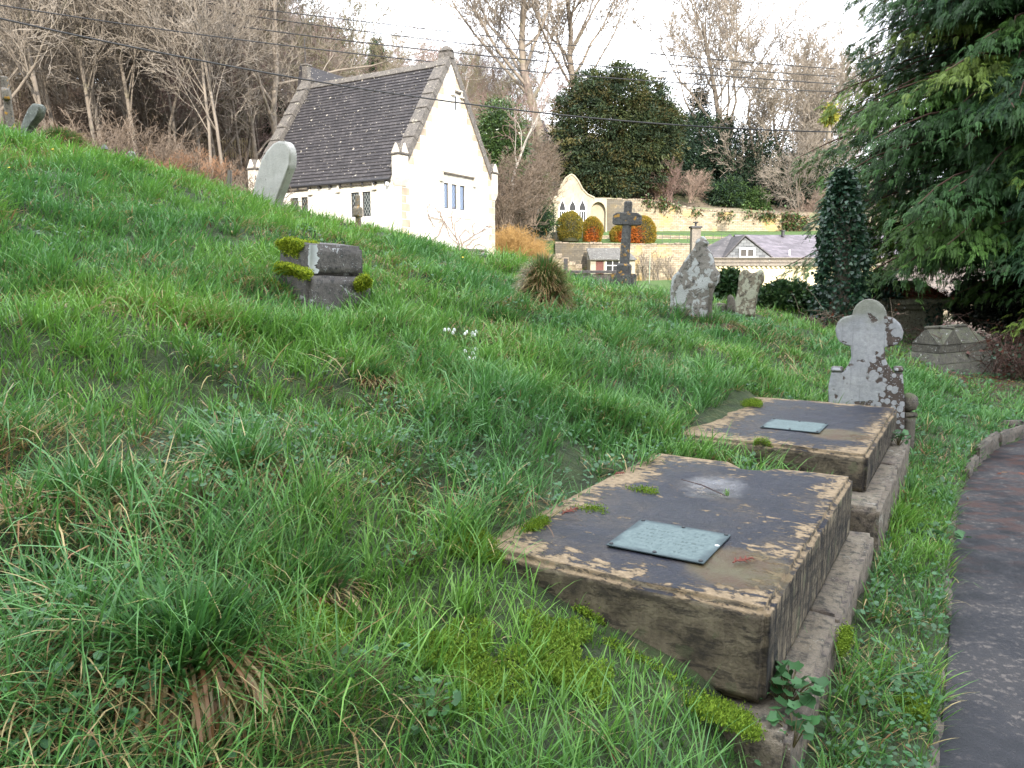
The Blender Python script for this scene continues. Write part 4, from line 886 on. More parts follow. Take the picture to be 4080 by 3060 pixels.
def glass_mat():
    n = M_glass; X, Y, Z = n.sep(n.tc.outputs['Object']); h = n.math('ADD', X, Y)
    a = n.math('ABSOLUTE', n.math('SUBTRACT', n.math('FRACT', n.math('MULTIPLY', n.math('ADD', h, n.math('MULTIPLY', Z, .62)), 7.2)), .5))
    b = n.math('ABSOLUTE', n.math('SUBTRACT', n.math('FRACT', n.math('MULTIPLY', n.math('SUBTRACT', h, n.math('MULTIPLY', Z, .62)), 7.2)), .5))
    m = n.math('SUBTRACT', 1.0, n.step(n.math('MINIMUM', a, b), .05, .10))
    f = n.vor(7, out='Color'); c = n.mix(m, (.12, .17, .27), (.02, .02, .02)); n.l.new(n.mix(m, (.12, .12, .12), (.6, .6, .6)), n.b.inputs['Roughness']); n.l.new(c, n.b.inputs['Base Color'])  # pane blue is reflected sky put into the base colour
    n.b.inputs['Specular IOR Level'].default_value = .8; return n.m
M_glass = glass_mat(); M_glass2 = M_glass.copy(); M_glass2.name = 'dark_leaded_glass'
for _n in M_glass2.node_tree.nodes:
    if _n.type == 'MIX':
        for _s in (_n.inputs[6], _n.inputs[7]):
            v_ = tuple(_s.default_value)[:3]
            if abs(v_[2] - .27) < .001: _s.default_value = (.030, .036, .036, 1)
            elif v_ == tuple(_s.default_value)[:3] and abs(v_[0] - .02) < .001: _s.default_value = (.20, .21, .20, 1)
M_lead = plain('dark_gutter', (.025, .024, .026), .5); M_frame = plain('dark_window_frame', (.03, .028, .03), .5)
M_trim = plain('dressed_stone', (.48, .44, .37), .85, .2, 3); M_under = plain('dark_brown_stone', (.10, .085, .07), .9, .3, 6)
OC = (-4.24, 30.0); YAWC = math.atan2(.856, .5165); W_, L_, ZE, ZR = 6.70, 8.33, 5.45, 10.28
ch = thing('chapel', 'small cream stone chapel with steep dark tiled roof, leaded windows and corner pinnacles', 'chapel', (OC[0], OC[1], 0), YAWC)
def wall_with_holes(x0, x1, z0, z1, holes, th, axis, face, gable=None, depth=None):
    """boxes around rectangular holes (a0,a1,b0,b1); axis 'x': wall along x at y in [face,face+th]"""
    m = MB(); xs = sorted({x0, x1, *[h[0] for h in holes], *[h[1] for h in holes]}); 
    def bx(a, b, c, d):
        if axis == 'x': m.box(a, b, face, face + th, c, d)
        else: m.box(face, face + th, a, b, c, d)
    for a, b in zip(xs[:-1], xs[1:]):
        hs = sorted([h for h in holes if h[0] <= a + 1e-6 and h[1] >= b - 1e-6], key=lambda h: h[2]); z = z0
        for h in hs:
            if h[2] > z: bx(a, b, z, h[2])
            z = h[3]
        if z1 > z: bx(a, b, z, z1)
    return m
gw = [(2.78, 3.11, 4.40, 5.43), (3.32, 3.70, 4.40, 5.43), (3.92, 4.30, 4.40, 5.43)]
m = wall_with_holes(0, W_, -2.5, ZE, gw, .42, 'x', 0)
m.prism([(0, ZE), (W_, ZE), (W_ / 2, ZR + .12)], 0, .42, 'y'); m.build('gable_wall', M_ash, ch)
sw = [(1.54, 1.98, 3.95, 4.91), (2.14, 2.58, 3.95, 4.91), (4.97, 5.36, 3.9, 4.87), (5.52, 5.98, 3.9, 4.87)]
wall_with_holes(.42, L_, -2.5, ZE, sw, .42, 'y', 0).build('side_wall', M_ash, ch)
MB().box(W_ - .42, W_, .42, L_, -2.5, ZE).build('back_wall', M_ash, ch)
m = MB().box(.42, W_ - .42, L_ - .42, L_, -2.5, ZE); m.prism([(.0, ZE + .002), (W_, ZE + .002), (W_ / 2, ZR + .12)], L_ - .42, L_, 'y'); m.build('far_gable_wall', M_ash, ch)
# windows
def light(a0, a1, z0, z1, axis, casement=False):
    f = MB(); t = .04; d0, d1 = .05, .09
    def bx(m, a, b, c, d, e0, e1): m.box(a, b, e0, e1, c, d) if axis == 'x' else m.box(e0, e1, a, b, c, d)
    bx(f, a0, a0 + t, z0, z1, d0, d1); bx(f, a1 - t, a1, z0, z1, d0, d1); bx(f, a0 + t, a1 - t, z0, z0 + t, d0, d1); bx(f, a0 + t, a1 - t, z1 - t, z1, d0, d1)
    if casement: bx(f, a0 + t, a1 - t, (z0 + z1) / 2 - .02, (z0 + z1) / 2 + .02, d0, d1)
    w = f.build('window', M_frame, ch); g = MB(); bx(g, a0 + t, a1 - t, z0 + t, z1 - t, .065, .075); g.build('pane', M_glass if axis == 'x' else M_glass2, w)
for h in gw: light(*h, 'x')
for i, h in enumerate(sw): light(*h, 'y', i == 1)
def hood(a0, a1, z, axis, drop=.32):
    m = MB(); P = lambda a, b, c, d, e0, e1: m.box(a, b, e0, e1, c, d) if axis == 'x' else m.box(e0, e1, a, b, c, d)
    P(a0, a1, z, z + .07, -.12, .0 - .003); P(a0, a0 + .09, z - drop, z, -.10, -.003); P(a1 - .09, a1, z - drop, z, -.10, -.003); P(a0 - .10, a0 + .12, z - drop - .06, z - drop, -.12, -.003); P(a1 - .12, a1 + .10, z - drop - .06, z - drop, -.12, -.003)
    m.build('hood_mould', M_trim, ch, bevel=.01, seg=1); m = MB(); P(a0 + .1, a1 - .1, z - .05, z - .003, -.10, -.003); m.build('drip_underside', M_under, ch)  # hood moulding, with a narrow dark brown strip along its lower side
hood(2.55, 5.0, 5.84, 'x'); hood(1.28, 3.22, 5.22, 'y', .22); hood(4.75, 6.6, 5.2, 'y', .22); hood(3.42, 4.05, 9.2, 'x', .16)
MB().box(3.62, 3.72, -.004, .02, 8.45, 9.0).build('slit_window', M_frame, ch)
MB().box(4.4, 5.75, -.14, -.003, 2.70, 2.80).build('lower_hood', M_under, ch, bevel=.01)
MB().box(2.45, 5.0, -.03, -.003, 4.05, 4.09).build('string_course', M_trim, ch)
m = MB(); k = 0; z = -.4
while z < ZR - .4:
    h = .30
    for sd_ in (0, 1):
        ln = (.52 if (k + sd_) % 2 else .30); z1 = z + h - .02
        e0 = 0 if z < ZE else (z - ZE) / (ZR + .12 - ZE) * W_ / 2; e1 = 0 if z1 < ZE else (z1 - ZE) / (ZR + .12 - ZE) * W_ / 2
        pts = [(e0 + .02, z), (e0 + ln, z), (e0 + ln, z1), (e1 + .02, z1)] if ln + e0 > e1 + .04 else None
        if pts and e0 + ln < W_ / 2 - .1:
            if sd_: pts = [(W_ - a, b) for a, b in pts][::-1]
            m.prism(pts, -.006, -.001, 'y')
    z += h; k += 1
m.build('quoin_masonry', plain('quoin_stone', (.36, .29, .215), .9, .35, 1.3), ch)
# roof: slopes with the courses modelled as lapped tile rows
def slope(side):
    m = MB(); n = 34; x_e, x_r = (-.12, W_ / 2) if side < 0 else (W_ + .12, W_ / 2); z_e, z_r = ZE - .12, ZR; y0, y1 = .42, L_ - .42
    for i in range(n):
        u0, u1 = i / n, (i + 1) / n + .004; t = .035
        ax, az = x_e + (x_r - x_e) * u0, z_e + (z_r - z_e) * u0; bx_, bz = x_e + (x_r - x_e) * u1, z_e + (z_r - z_e) * u1
        nx_ = -side * 0 + (-1 if side < 0 else 1) * .82; nz = .57
        vs = [(ax, y0, az), (ax + nx_ * t, y0, az + nz * t), (bx_, y0, bz), (ax, y1, az), (ax + nx_ * t, y1, az + nz * t), (bx_, y1, bz)]
        m.add(vs, [(0, 1, 2), (3, 5, 4), (0, 3, 4, 1), (1, 4, 5, 2), (0, 2, 5, 3)])
    return m.build('roof', M_tile, ch)
rf = slope(-1); slope(1)
MB().prism([(W_ / 2 - .16, ZR - .12), (W_ / 2, ZR + .16), (W_ / 2 + .16, ZR - .12)], .42, L_ - .42, 'y').build('ridge_tiles', M_cop, rf, bevel=.02, sub=.3, amp=.03, nsc=2)
# coping slabs on both gables
def coping(y0, y1, nm='coping'):
    for sgn in (-1, 1):
        n = 8
        for i in range(n):
            u0, u1 = i / n, (i + .985) / n; xe, xr = (-.03, W_ / 2) if sgn < 0 else (W_ + .03, W_ / 2); z0, z1 = ZE + .25, ZR + .38
            a = Vector((xe + (xr - xe) * u0, 0, z0 + (z1 - z0) * u0)); b = Vector((xe + (xr - xe) * u1, 0, z0 + (z1 - z0) * u1)); d = (b - a).normalized(); nn = Vector((-d.z, 0, d.x)) * (1 if sgn < 0 else -1)
            p = [a - nn * .22, b - nn * .22, b + nn * .05, a + nn * .085]
            MB().prism([(q.x, q.z) for q in p], y0, y1, 'y').build('coping_stone', M_cop, ch, bevel=.012, seg=1)
coping(-.06, .50); coping(L_ - .5, L_ + .06)
MB().box(W_ / 2 - .2, W_ / 2 + .2, -.1, .52, ZR + .1, ZR + .42).frustum((W_ / 2 - .22, W_ / 2 + .22, -.12, .54), (W_ / 2 - .05, W_ / 2 + .05, .1, .3), ZR + .42, ZR + .68).build('apex_stone', M_cop, ch, bevel=.05, sub=.12, amp=.05, nsc=3)
# kneelers with gablet pinnacles
for (kx, ky) in ((-.10, -.10), (W_ - .36, -.10), (-.10, L_ - .36), (W_ - .36, L_ - .36)):
    k = MB().box(kx, kx + .46, ky, ky + .46, 5.28, 6.18).frustum((kx + .08, kx + .40, ky + .08, ky + .40), (kx, kx + .46, ky, ky + .46), 5.02, 5.28).build('kneeler', M_trim, ch, bevel=.015, seg=1)
    MB().box(kx - .05, kx + .51, ky - .05, ky + .51, 6.183, 6.26).frustum((kx - .03, kx + .49, ky - .03, ky + .49), (kx + .08, kx + .38, ky + .08, ky + .38), 6.26, 6.62).build('pinnacle', M_cop, k, bevel=.02, sub=.1, amp=.03, nsc=6)
    for q in range(4): 
        M = Matrix.Translation((kx + .23, ky + .23, 0)) @ Matrix.Rotation(q * math.pi / 2, 4, 'Z')
        MB().prism([(-.2, 6.26), (.2, 6.26), (0, 6.62)], -.27, -.2, 'y').build('gablet', M_trim, k, M=M)
# gutter with brackets
g = MB().tube([(-.15, .42, 5.30), (-.15, L_ - .40, 5.30)], .062, 8).build('gutter', M_lead, ch)
for i in range(13): MB().box(-.15, .0 - .003, .62 + i * .59, .70 + i * .59, 5.16, 5.24).build('bracket', M_lead, g)
MB().tube([(-.08, .36, 5.2), (-.08, .34, 4.9), (-.06, .33, -1)], .03, 6).build('downpipe', plain('pale_pipe', (.5, .46, .4)), ch)
l = MB().lathe([(.0, 0), (.05, .0), (.07, .12), (.02, .14)], 10).build('floodlight', plain('white_lamp_body', (.7, .7, .68)), ch, loc=(-.22, .52, 5.05), rot=(0, .4, 0))
# chimney stub and rear wing
s = MB().box(W_ / 2 - .14, W_ / 2 + .14, L_ - .3, L_ + .0, ZR - .1, ZR + .95).build('chimney', M_cop, ch, bevel=.02)
MB().box(W_ / 2 - .18, W_ / 2 + .18, L_ - .34, L_ + .04, ZR + .953, ZR + 1.02).build('chimney_cap', M_cop, s); MB().tube([(W_ / 2, L_ - .1, ZR + 1.1), (W_ / 2, L_ - .1, ZR + 2.2)], .018, 5).build('antenna', M_lead, s)
m = MB().prism([(L_ + .1, ZR - .6), (L_ + 1.7, ZR - .6), (L_ + 1.3, ZR + 1.5)], W_ / 2 + 1.0, W_ / 2 + 7.0, 'x'); m.build('rear_wing_roof', M_tile, ch)
MB().box(W_ / 2 + 1.05, W_ / 2 + 6.9, L_ + .2, L_ + 1.6, -2.5, ZR - .603).build('rear_wing_wall', M_ash, ch)
# bare climber on the gable
def climber(root_name, label, o, yaw, strands, mat, cat='climber'):
    r = thing(root_name, label, cat, o, yaw); v, f = tubes_np(strands, 4); link('branches', npmesh('branches', v, f, [mat]), r); return r
M_vine = plain('vine_bark', (.20, .14, .11), .9); rv = np.random.default_rng(3); st = []
def zb_(p): return np.array(p)
def vine_curve(pts, r0):
    pts = np.array(pts, float); n = 14; t = np.linspace(0, len(pts) - 1, n); i = np.clip(t.astype(int), 0, len(pts) - 2); f = (t - i)[:, None]; f = f * f * (3 - 2 * f)
    p = pts[i] * (1 - f) + pts[i + 1] * f; p[1:] += rv.normal(0, .02, (n - 1, 3)) * [1, .3, 1]; return p, np.linspace(r0, r0 * .45, n)
for pts in [[(3.9, -.05, 2.2), (3.8, -.06, 2.9), (3.0, -.07, 3.3), (2.7, -.07, 3.85), (2.3, -.06, 3.8)], [(3.9, -.05, 2.2), (3.7, -.06, 3.1), (3.2, -.07, 3.45), (2.6, -.06, 3.9), (1.6, -.06, 4.0), (1.55, -.05, 4.35), (1.75, -.05, 4.5)], [(1.6, -.05, 4.05), (2.0, -.05, 3.6)], [(2.7, -.05, 3.85), (2.3, -.06, 3.3), (1.5, -.06, 2.85)],
            [(3.95, -.05, 2.2), (4.0, -.06, 3.0), (4.9, -.07, 3.4), (5.6, -.07, 3.65), (6.0, -.06, 3.7), (6.3, -.05, 3.4)], [(4.0, -.05, 2.8), (3.8, -.06, 3.3), (4.2, -.06, 3.6), (4.7, -.05, 3.45)], [(5.6, -.05, 3.6), (5.9, -.05, 3.85), (6.4, -.05, 3.8)],
            [(4.3, -.05, 2.3), (4.35, -.06, 2.9), (4.8, -.06, 3.2), (5.5, -.05, 3.4)], [(4.5, -.05, 2.4), (5.0, -.06, 3.0), (5.8, -.06, 2.9), (6.1, -.05, 2.6)], [(3.3, -.05, 3.6), (3.2, -.05, 4.1), (3.4, -.05, 4.5)], [(2.6, -.05, 3.9), (2.4, -.05, 4.2), (2.1, -.05, 4.35)], [(3.6, -.05, 3.1), (3.4, -.05, 3.8), (3.9, -.05, 4.05)], [(4.9, -.05, 3.4), (4.8, -.05, 3.8), (5.1, -.05, 4.0)]]:
    st.append(vine_curve(pts, .022))
for i in range(50):
    b = st[rv.integers(0, 9)][0][rv.integers(3, 13)]; d = rv.normal(0, .3, 3) * [1, .06, .8]; st.append((np.array([b, b + d * .6 + [0, 0, .05], b + d]), np.array([.007, .006, .004])))
climber('wall_climber', 'bare leafless climbing vine spread on the white chapel gable', (OC[0], OC[1], 0), YAWC, st, M_vine)

# ---------------------------------------------------------------- garden walls, folly, house
def rubble_mat(name, c1, c2, mort, w=.42, h=.16, yellow=0, dark=0):
    n = NT(name); X, Y, Z = n.sep(n.tc.outputs['Object']); wv = n.noise(1.5, 3)
    cb = n.n.new('ShaderNodeCombineXYZ'); n.l.new(n.math('ADD', X, n.math('MULTIPLY', Y, .6)), cb.inputs[0]); n.l.new(n.math('ADD', Z, n.math('MULTIPLY', wv, .12)), cb.inputs[1])
    br = n.n.new('ShaderNodeTexBrick'); n.l.new(cb.outputs[0], br.inputs[0]); br.inputs['Scale'].default_value = 1.0; br.inputs['Brick Width'].default_value = w; br.inputs['Row Height'].default_value = h
    br.inputs['Mortar Size'].default_value = .012; br.inputs['Color1'].default_value = (*c1, 1); br.inputs['Color2'].default_value = (*c2, 1); br.inputs['Mortar'].default_value = (*mort, 1)
    a = n.noise(.5, 6); b = n.noise(2.5, 6, rough=.7); c = n.mix(.55, br.outputs['Color'], n.ramp(b, (.3, .3), (.7, .72)), 'OVERLAY')
    if yellow: c = n.mix(n.math('MULTIPLY', n.step(a, .5, .62), yellow), c, (.50, .33, .09))
    if dark: c = n.mix(n.math('MULTIPLY', n.step(n.math('ADD', n.math('MULTIPLY', n.math('SUBTRACT', 7.5, X), .08), b), .75, .95), dark), c, (.07, .065, .055))
    return n.out(c, .95, n.math('ADD', br.outputs['Fac'], b), .4, .03)
M_wall = rubble_mat('pale_rubble', (.36, .30, .215), (.25, .20, .135), (.11, .085, .055), yellow=.5, dark=.8)
M_wall2 = rubble_mat('dry_stone', (.34, .28, .20), (.20, .16, .11), (.10, .08, .05), .35, .13)
def wall_px(name, label, cat, cols, mat, th=.5, group=None, capm=None, capo=.05):
    """cols = (px, ytop, ybot, Y) along the wall"""
    T = [at(c[0], c[1], c[3]) for c in cols]; B = [at(c[0], c[2], c[3]) for c in cols]; o = Vector((T[0].x, T[0].y, B[0].z)); n = len(cols)
    m = MB(); vs = []
    for t, b in zip(T, B):
        t = t - o; b = Vector((t.x, t.y, b.z - o.z - .4)); q = Vector((0, th, 0)); vs += [b, t, t + q, b + q]
    fs = [(0, 1, 2, 3), tuple(4 * (n - 1) + i for i in (3, 2, 1, 0))]
    for i in range(n - 1):
        a = 4 * i; fs += [(a, a + 4, a + 5, a + 1), (a + 1, a + 5, a + 6, a + 2), (a + 2, a + 6, a + 7, a + 3), (a + 3, a + 7, a + 4, a)]
    m.add(vs, fs); root = thing(name, label, cat, o, group=group); m.build('masonry', mat, root)
    if capm:
        m = MB(); rr = random.Random(len(label))
        for i in range(n - 1):
            a, b = T[i] - o, T[i + 1] - o; L = (b - a).length; k = max(1, int(L / .5))
            for j in range(k):
                p, q = a.lerp(b, j / k), a.lerp(b, (j + .94) / k); h = rr.uniform(.06, .16)
                m.box(p.x, q.x, p.y - capo, p.y + th + capo, min(p.z, q.z) + .004, max(p.z, q.z) + h)
        m.build('coping', capm, root, bevel=.015, seg=1)
    return root
M_capw = stone_mat('wall_coping_stone', (.20, .16, .12), (.32, .26, .19), darkamt=.5, lichamt=.3, sc=.6)
UY = lambda px: 78.0
wall_px('garden_wall', 'long high pale garden wall on the upper terrace with yellow stains and creeper on top', 'wall', [(px, yt, yb, UY(px)) for px, yt, yb in [(2395, 792, 925), (2480, 796, 925), (2580, 800, 927), (2670, 815, 929), (2778, 838, 932), (2900, 845, 936), (3040, 852, 940), (3190, 858, 944), (3211, 862, 945)]], M_wall, .95, 'garden walls', M_capw)
wall_px('garden_wall', 'lower pale stone retaining wall behind the shed and espaliered fruit trees', 'wall', [(px, yt, yb, 66) for px, yt, yb in [(2212, 970, 1100), (2350, 972, 1100), (2500, 976, 1100), (2760, 974, 1105), (2900, 985, 1110), (3400, 1000, 1110)]], M_wall, .9, 'garden walls', M_capw)
wall_px('garden_wall', 'sloping stone buttress wall running down left of the lower wall', 'wall', [(2150, 1020, 1110, 63), (2214, 1018, 1110, 63.2), (2320, 1072, 1110, 63.5)], M_wall2, .7, 'garden walls', M_capw)
wall_px('garden_wall', 'low dry stone band wall on the terrace lawn behind the orange clipped bushes', 'wall', [(2395, 938, 955, 72.5), (2620, 936, 956, 72.5), (2860, 943, 962, 72.5), (3210, 950, 968, 72.5)], M_wall2, .4, 'garden walls', None)
wall_px('garden_wall', 'short stone wall and steps left of the railing near the orange willow', 'wall', [(2150, 922, 960, 71.5), (2240, 925, 960, 71.5)], M_wall2, .4, 'garden walls', None)

# gothick summerhouse front
FY = 77.0; fs_ = FY / F_ * 1.02; fo = at(2274, 922, FY)
fz = lambda px, py: ((px - 2274) * fs_, (922 - py) * fs_)
M_folly = NT('render_stone')
def _fm():
    n = M_folly; a = n.noise(1.0, 7, rough=.65); b = n.noise(5, 6, n.map((1, 1, .35))); c = n.ramp(a, (.3, (.26, .22, .155)), (.7, (.40, .35, .26))); c = n.mix(n.math('MULTIPLY', n.step(b, .55, .68), .6), c, (.17, .15, .11)); return n.out(c, .9, b, .2, .02)
M_folly = _fm()
fl = thing('gothic_summerhouse', 'cream gothic summerhouse front with a curved gable, three pointed windows and side arches', 'summerhouse', fo)
def archpts(x0, x1, ys, yt, n=9):
    cx, r = (x0 + x1) / 2, (x1 - x0) / 2; return [(cx - r * math.cos(math.pi * i / (n - 1)), ys - (ys - yt) * math.sin(math.pi * i / (n - 1))) for i in range(n)]
out = [(2172, 930), (2172, 795), (2186, 786), (2226, 792), (2224, 775), (2236, 750), (2252, 724), (2266, 715), (2274, 711), (2284, 716), (2300, 735), (2316, 765), (2336, 785), (2362, 797), (2408, 800), (2412, 930), (2406, 930)]
out += archpts(2406, 2348, 850, 812)[0:] + [(2348, 930), (2209, 930)] + archpts(2209, 2180, 840, 802) + [(2180, 930)]
MB().prism([fz(*p) for p in out], -.3, .25, 'y').build('front_wall', M_folly, fl)
a, b = fz(2165, 930), fz(2412, 800); MB().box(a[0], b[0], .254, .6, -.2, b[1] - .1).build('alcove_back', M_folly, fl)
MB().tube([Vector((*fz(x, y), 0)).xzy * Vector((1, 1, 1)) + Vector((0, -.32, 0)) for x, y in out[3:14]], .09, 6).build('gable_moulding', M_folly, fl)
M_white = plain('white_paint', (.75, .75, .72), .5, .05); M_void = plain('dark_glass', (.02, .022, .025), .2, .1)
for x0, x1, dr in ((2228, 2253, 0), (2265, 2293, 1), (2303, 2330, 0)):
    cx = (x0 + x1) / 2; og = lambda e: [(x0 - e, 935), (x0 - e, 845 - e), (x0 - e + 1, 832 - e), (x0 + 5, 822 - e), (cx - 3, 812 - e * 1.5), (cx, 801 - e * 2.2), (cx + 3, 812 - e * 1.5), (x1 - 5, 822 - e), (x1 + e - 1, 832 - e), (x1 + e, 845 - e), (x1 + e, 935)]
    f = MB().prism([fz(*p) for p in og(3)], -.36, -.302, 'y').build('window', M_white, fl); MB().prism([fz(*p) for p in og(-1.5)], -.372, -.362, 'y').build('pane', M_void, f)
    m = MB()
    for q in (.33, .66) if not dr else (.5,):
        xx = x0 + (x1 - x0) * q; a = fz(xx - 1, 935); b = fz(xx + 1, 848); m.box(a[0], b[0], -.40, -.375, a[1], b[1])
    a, b = fz(x0, 848), fz(x1, 844); m.box(a[0], b[0], -.402, -.373, a[1], b[1]); m.build('glazing_bars', M_white, f)

# shed
sf = 62 / F_; so_ = at(2352, 1095, 62); sh = thing('garden_shed', 'low cream garden shed with grey tiled lean to roof and a red slatted door', 'shed', so_)
z = lambda py: (1095 - py) * sf; x = lambda px: (px - 2352) * sf
wall_with_holes(x(2352), x(2528), -.4, z(1034), [(x(2373), x(2404), -.4, z(1040)), (x(2412), x(2490), z(1078), z(1042))], .2, 'x', 0).box(x(2352), x(2362), .2, 3, -.4, z(1034)).build('wall', plain('cream_render', (.34, .30, .23), .9), sh)
MB().box(x(2352), x(2528), 2.8, 3.0, -.4, z(1000)).build('rear_wall', M_ash, sh)
MB().add([(x(2348), -.25, z(1034)), (x(2532), -.25, z(1034)), (x(2508), 3.2, z(985)), (x(2350), 3.2, z(985)), (x(2348), -.25, z(1038)), (x(2532), -.25, z(1038)), (x(2508), 3.2, z(990)), (x(2350), 3.2, z(990))], [(0, 1, 2, 3), (7, 6, 5, 4), (0, 4, 5, 1), (1, 5, 6, 2), (2, 6, 7, 3), (3, 7, 4, 0)]).build('roof', stone_mat('shed_tiles', (.08, .075, .07), (.17, .16, .14), darkamt=.7, lichamt=.5, sc=1.2), sh)
d = MB()
for i in range(6): d.box(x(2374) + i * .105, x(2374) + i * .105 + .09, .06, .10, -.3, z(1041))
d.build('door', plain('red_door', (.15, .05, .04)), sh)
m = MB(); [m.box(x(2412 + i * 26), x(2412 + i * 26) + .06, .02, .08, z(1078), z(1042)) for i in range(4)]; m.box(x(2412), x(2490), .025, .075, z(1060), z(1057)); m.build('window_frame', M_white, sh)
MB().box(x(2412), x(2490), .1, .12, z(1078), z(1042)).build('window_pane', M_void, sh)

# house on the right
hs = 52 / F_; ho = at(2843, 1100, 52); hz = lambda py: (1100 - py) * hs; hx = lambda px: (px - 2843) * hs
hs_ = thing('cream_house', 'long cream house with stone parapet, purple slate roof and a slate hung gable dormer', 'house', ho)
M_cream = NT('cream_stucco'); 
def _cm():
    n = M_cream; a = n.noise(.7, 6); b = n.noise(3, 5, n.map((1, 1, .2))); c = n.ramp(a, (.3, (.52, .42, .25)), (.7, (.62, .54, .38))); return n.out(n.mix(n.math('MULTIPLY', n.step(b, .6, .75), .4), c, (.42, .30, .14)), .9, b, .1, .01)
M_cream = _cm()
hw = [(hx(3063), hx(3083), hz(1160), hz(1132)), (hx(3200), hx(3216), hz(1165), hz(1138)), (hx(3500), hx(3530), hz(1190), hz(1120))]
wall_with_holes(0, hx(3960), -5, hz(1064), hw, .4, 'x', 0).box(0, .4, .4, 8, -5, hz(1064)).box(hx(3960) - .4, hx(3960), .4, 8, -5, hz(1064)).build('wall', M_cream, hs_)
for h in hw:
    w = MB().box(h[0], h[1], .15, .2, h[2], h[3]).build('window', M_white, hs_); MB().box(h[0] + .04, (h[0] + h[1]) / 2 - .02, .14, .148, h[2] + .05, h[3] - .05).box((h[0] + h[1]) / 2 + .02, h[1] - .04, .14, .148, h[2] + .05, h[3] - .05).build('pane', M_void, w)
M_par = stone_mat('parapet_stone', (.15, .128, .105), (.24, .205, .165), darkamt=.6, dark=(.10, .09, .08), lichamt=.1, sc=.7)
MB().box(-.05, hx(3960), -.03, .4, hz(1063), hz(1032)).build('parapet', M_par, hs_)
m = MB().box(-.2, hx(3960), -.22, -.033, hz(1061), hz(1052)).box(-.1, hx(3960), -.12, -.035, hz(1048), hz(1044)); c = m.build('cornice', M_par, hs_, bevel=.02, seg=1)
m = MB(); [m.box(i * .32, i * .32 + .16, -.15, -.005, hz(1068), hz(1062.2)) for i in range(58)]; m.build('dentils', M_cream, c)
MB().box(-.18, hx(3960), -.2, .45, hz(1032) + .003, hz(1028)).build('parapet_coping', M_par, hs_, bevel=.02, seg=1)
M_slate = tile_mat('purple_slates', (.095, .083, .095), (.16, .142, .16), .34, .105, .15, (1, 0, 0)); M_slate2 = tile_mat('dark_slates', (.065, .06, .062), (.12, .11, .112), .34, .12, .25, (1, 0, 0)); M_slate3 = tile_mat('grey_slates', (.09, .095, .10), (.19, .195, .20), .36, .20, 0, (1, 0, 0))
zt = hz(1031); zr = hz(948) + .35
MB().add([(hx(3000), .42, zt), (hx(3960), .42, zt), (hx(3960), 4, zr), (hx(2985), 4, zr), (hx(3960), 7.8, zt), (hx(2985), 7.8, zt)], [(0, 1, 2, 3), (3, 2, 4, 5)]).build('roof', M_slate, hs_)
MB().add([(-.3, .42, zt - .1), (hx(3050), .42, zt - .1), (hx(2968), 4, zr + .04), (hx(2857), 3.4, zt + .85), (hx(2857), 7.8, zt), (-.3, 7.8, zt)], [(0, 1, 2, 3), (0, 3, 4, 5), (3, 2, 4)]).build('hip_roof', M_slate2, hs_)
gx0_, gx1_, gxa = hx(2888), hx(3078), hx(2966)
dm = MB().prism([(gx0_, zt - .02), (gx1_, zt - .02), (gxa + .02, hz(950))], .30, .5, 'y').build('dormer', M_slate3, hs_)
m = MB()
for (xa, za), (xb, zb2) in (((gx0_ - .1, zt - .05), (gxa, hz(944))), ((gx1_ + .1, zt - .05), (gxa, hz(944)))): m.add([(xa, .22, za), (xb, .22, zb2), (xb, 4, zb2), (xa, 4, za), (xa, .22, za + .09), (xb, .22, zb2 + .09), (xb, 4, zb2 + .09), (xa, 4, za + .09)], [(0, 1, 2, 3), (7, 6, 5, 4), (0, 4, 5, 1), (1, 5, 6, 2), (2, 6, 7, 3), (3, 7, 4, 0)])
m.build('dormer_roof', M_slate2, dm)
w = MB().box(hx(2945), hx(3007), .24, .298, hz(1026), hz(989)).build('dormer_window', M_white, dm); MB().box(hx(2951), hx(2973), .22, .238, hz(1022), hz(996)).box(hx(2979), hx(3001), .22, .238, hz(1022), hz(996)).build('dormer_pane', M_void, w)
MB().lathe([(.12, 0), (.12, .35), (.17, .36), (.17, .45)], 10).build('flue', M_lead, hs_, loc=(hx(3182), 3.6, zr - .15)); MB().tube([(0, 0, -.1), (0, 0, .45)], .05, 6).build('vent_pipe', M_white, hs_, loc=(hx(3157), .9, zt + .15))
# free-standing chimney stack of the neighbouring roof
p = at(2768, 1150, 49); s5 = 49 / F_; cm = thing('chimney_stack', 'tall square stone chimney stack with dark capping behind the gabled headstone', 'chimney', p)
MB().box(-17 * s5, 17 * s5, 0, .6, 0, 235 * s5).build('stack', M_par, cm); MB().box(-22 * s5, 22 * s5, -.1, .7, 235 * s5 + .003, 243 * s5).build('cap', M_lead, cm, bevel=.02, seg=1); MB().lathe([(.07, 0), (.07, .2), (.18, .22), (.18, .26), (.05, .28)], 8).build('cowl', M_lead, cm, loc=(0, .3, 243 * s5))
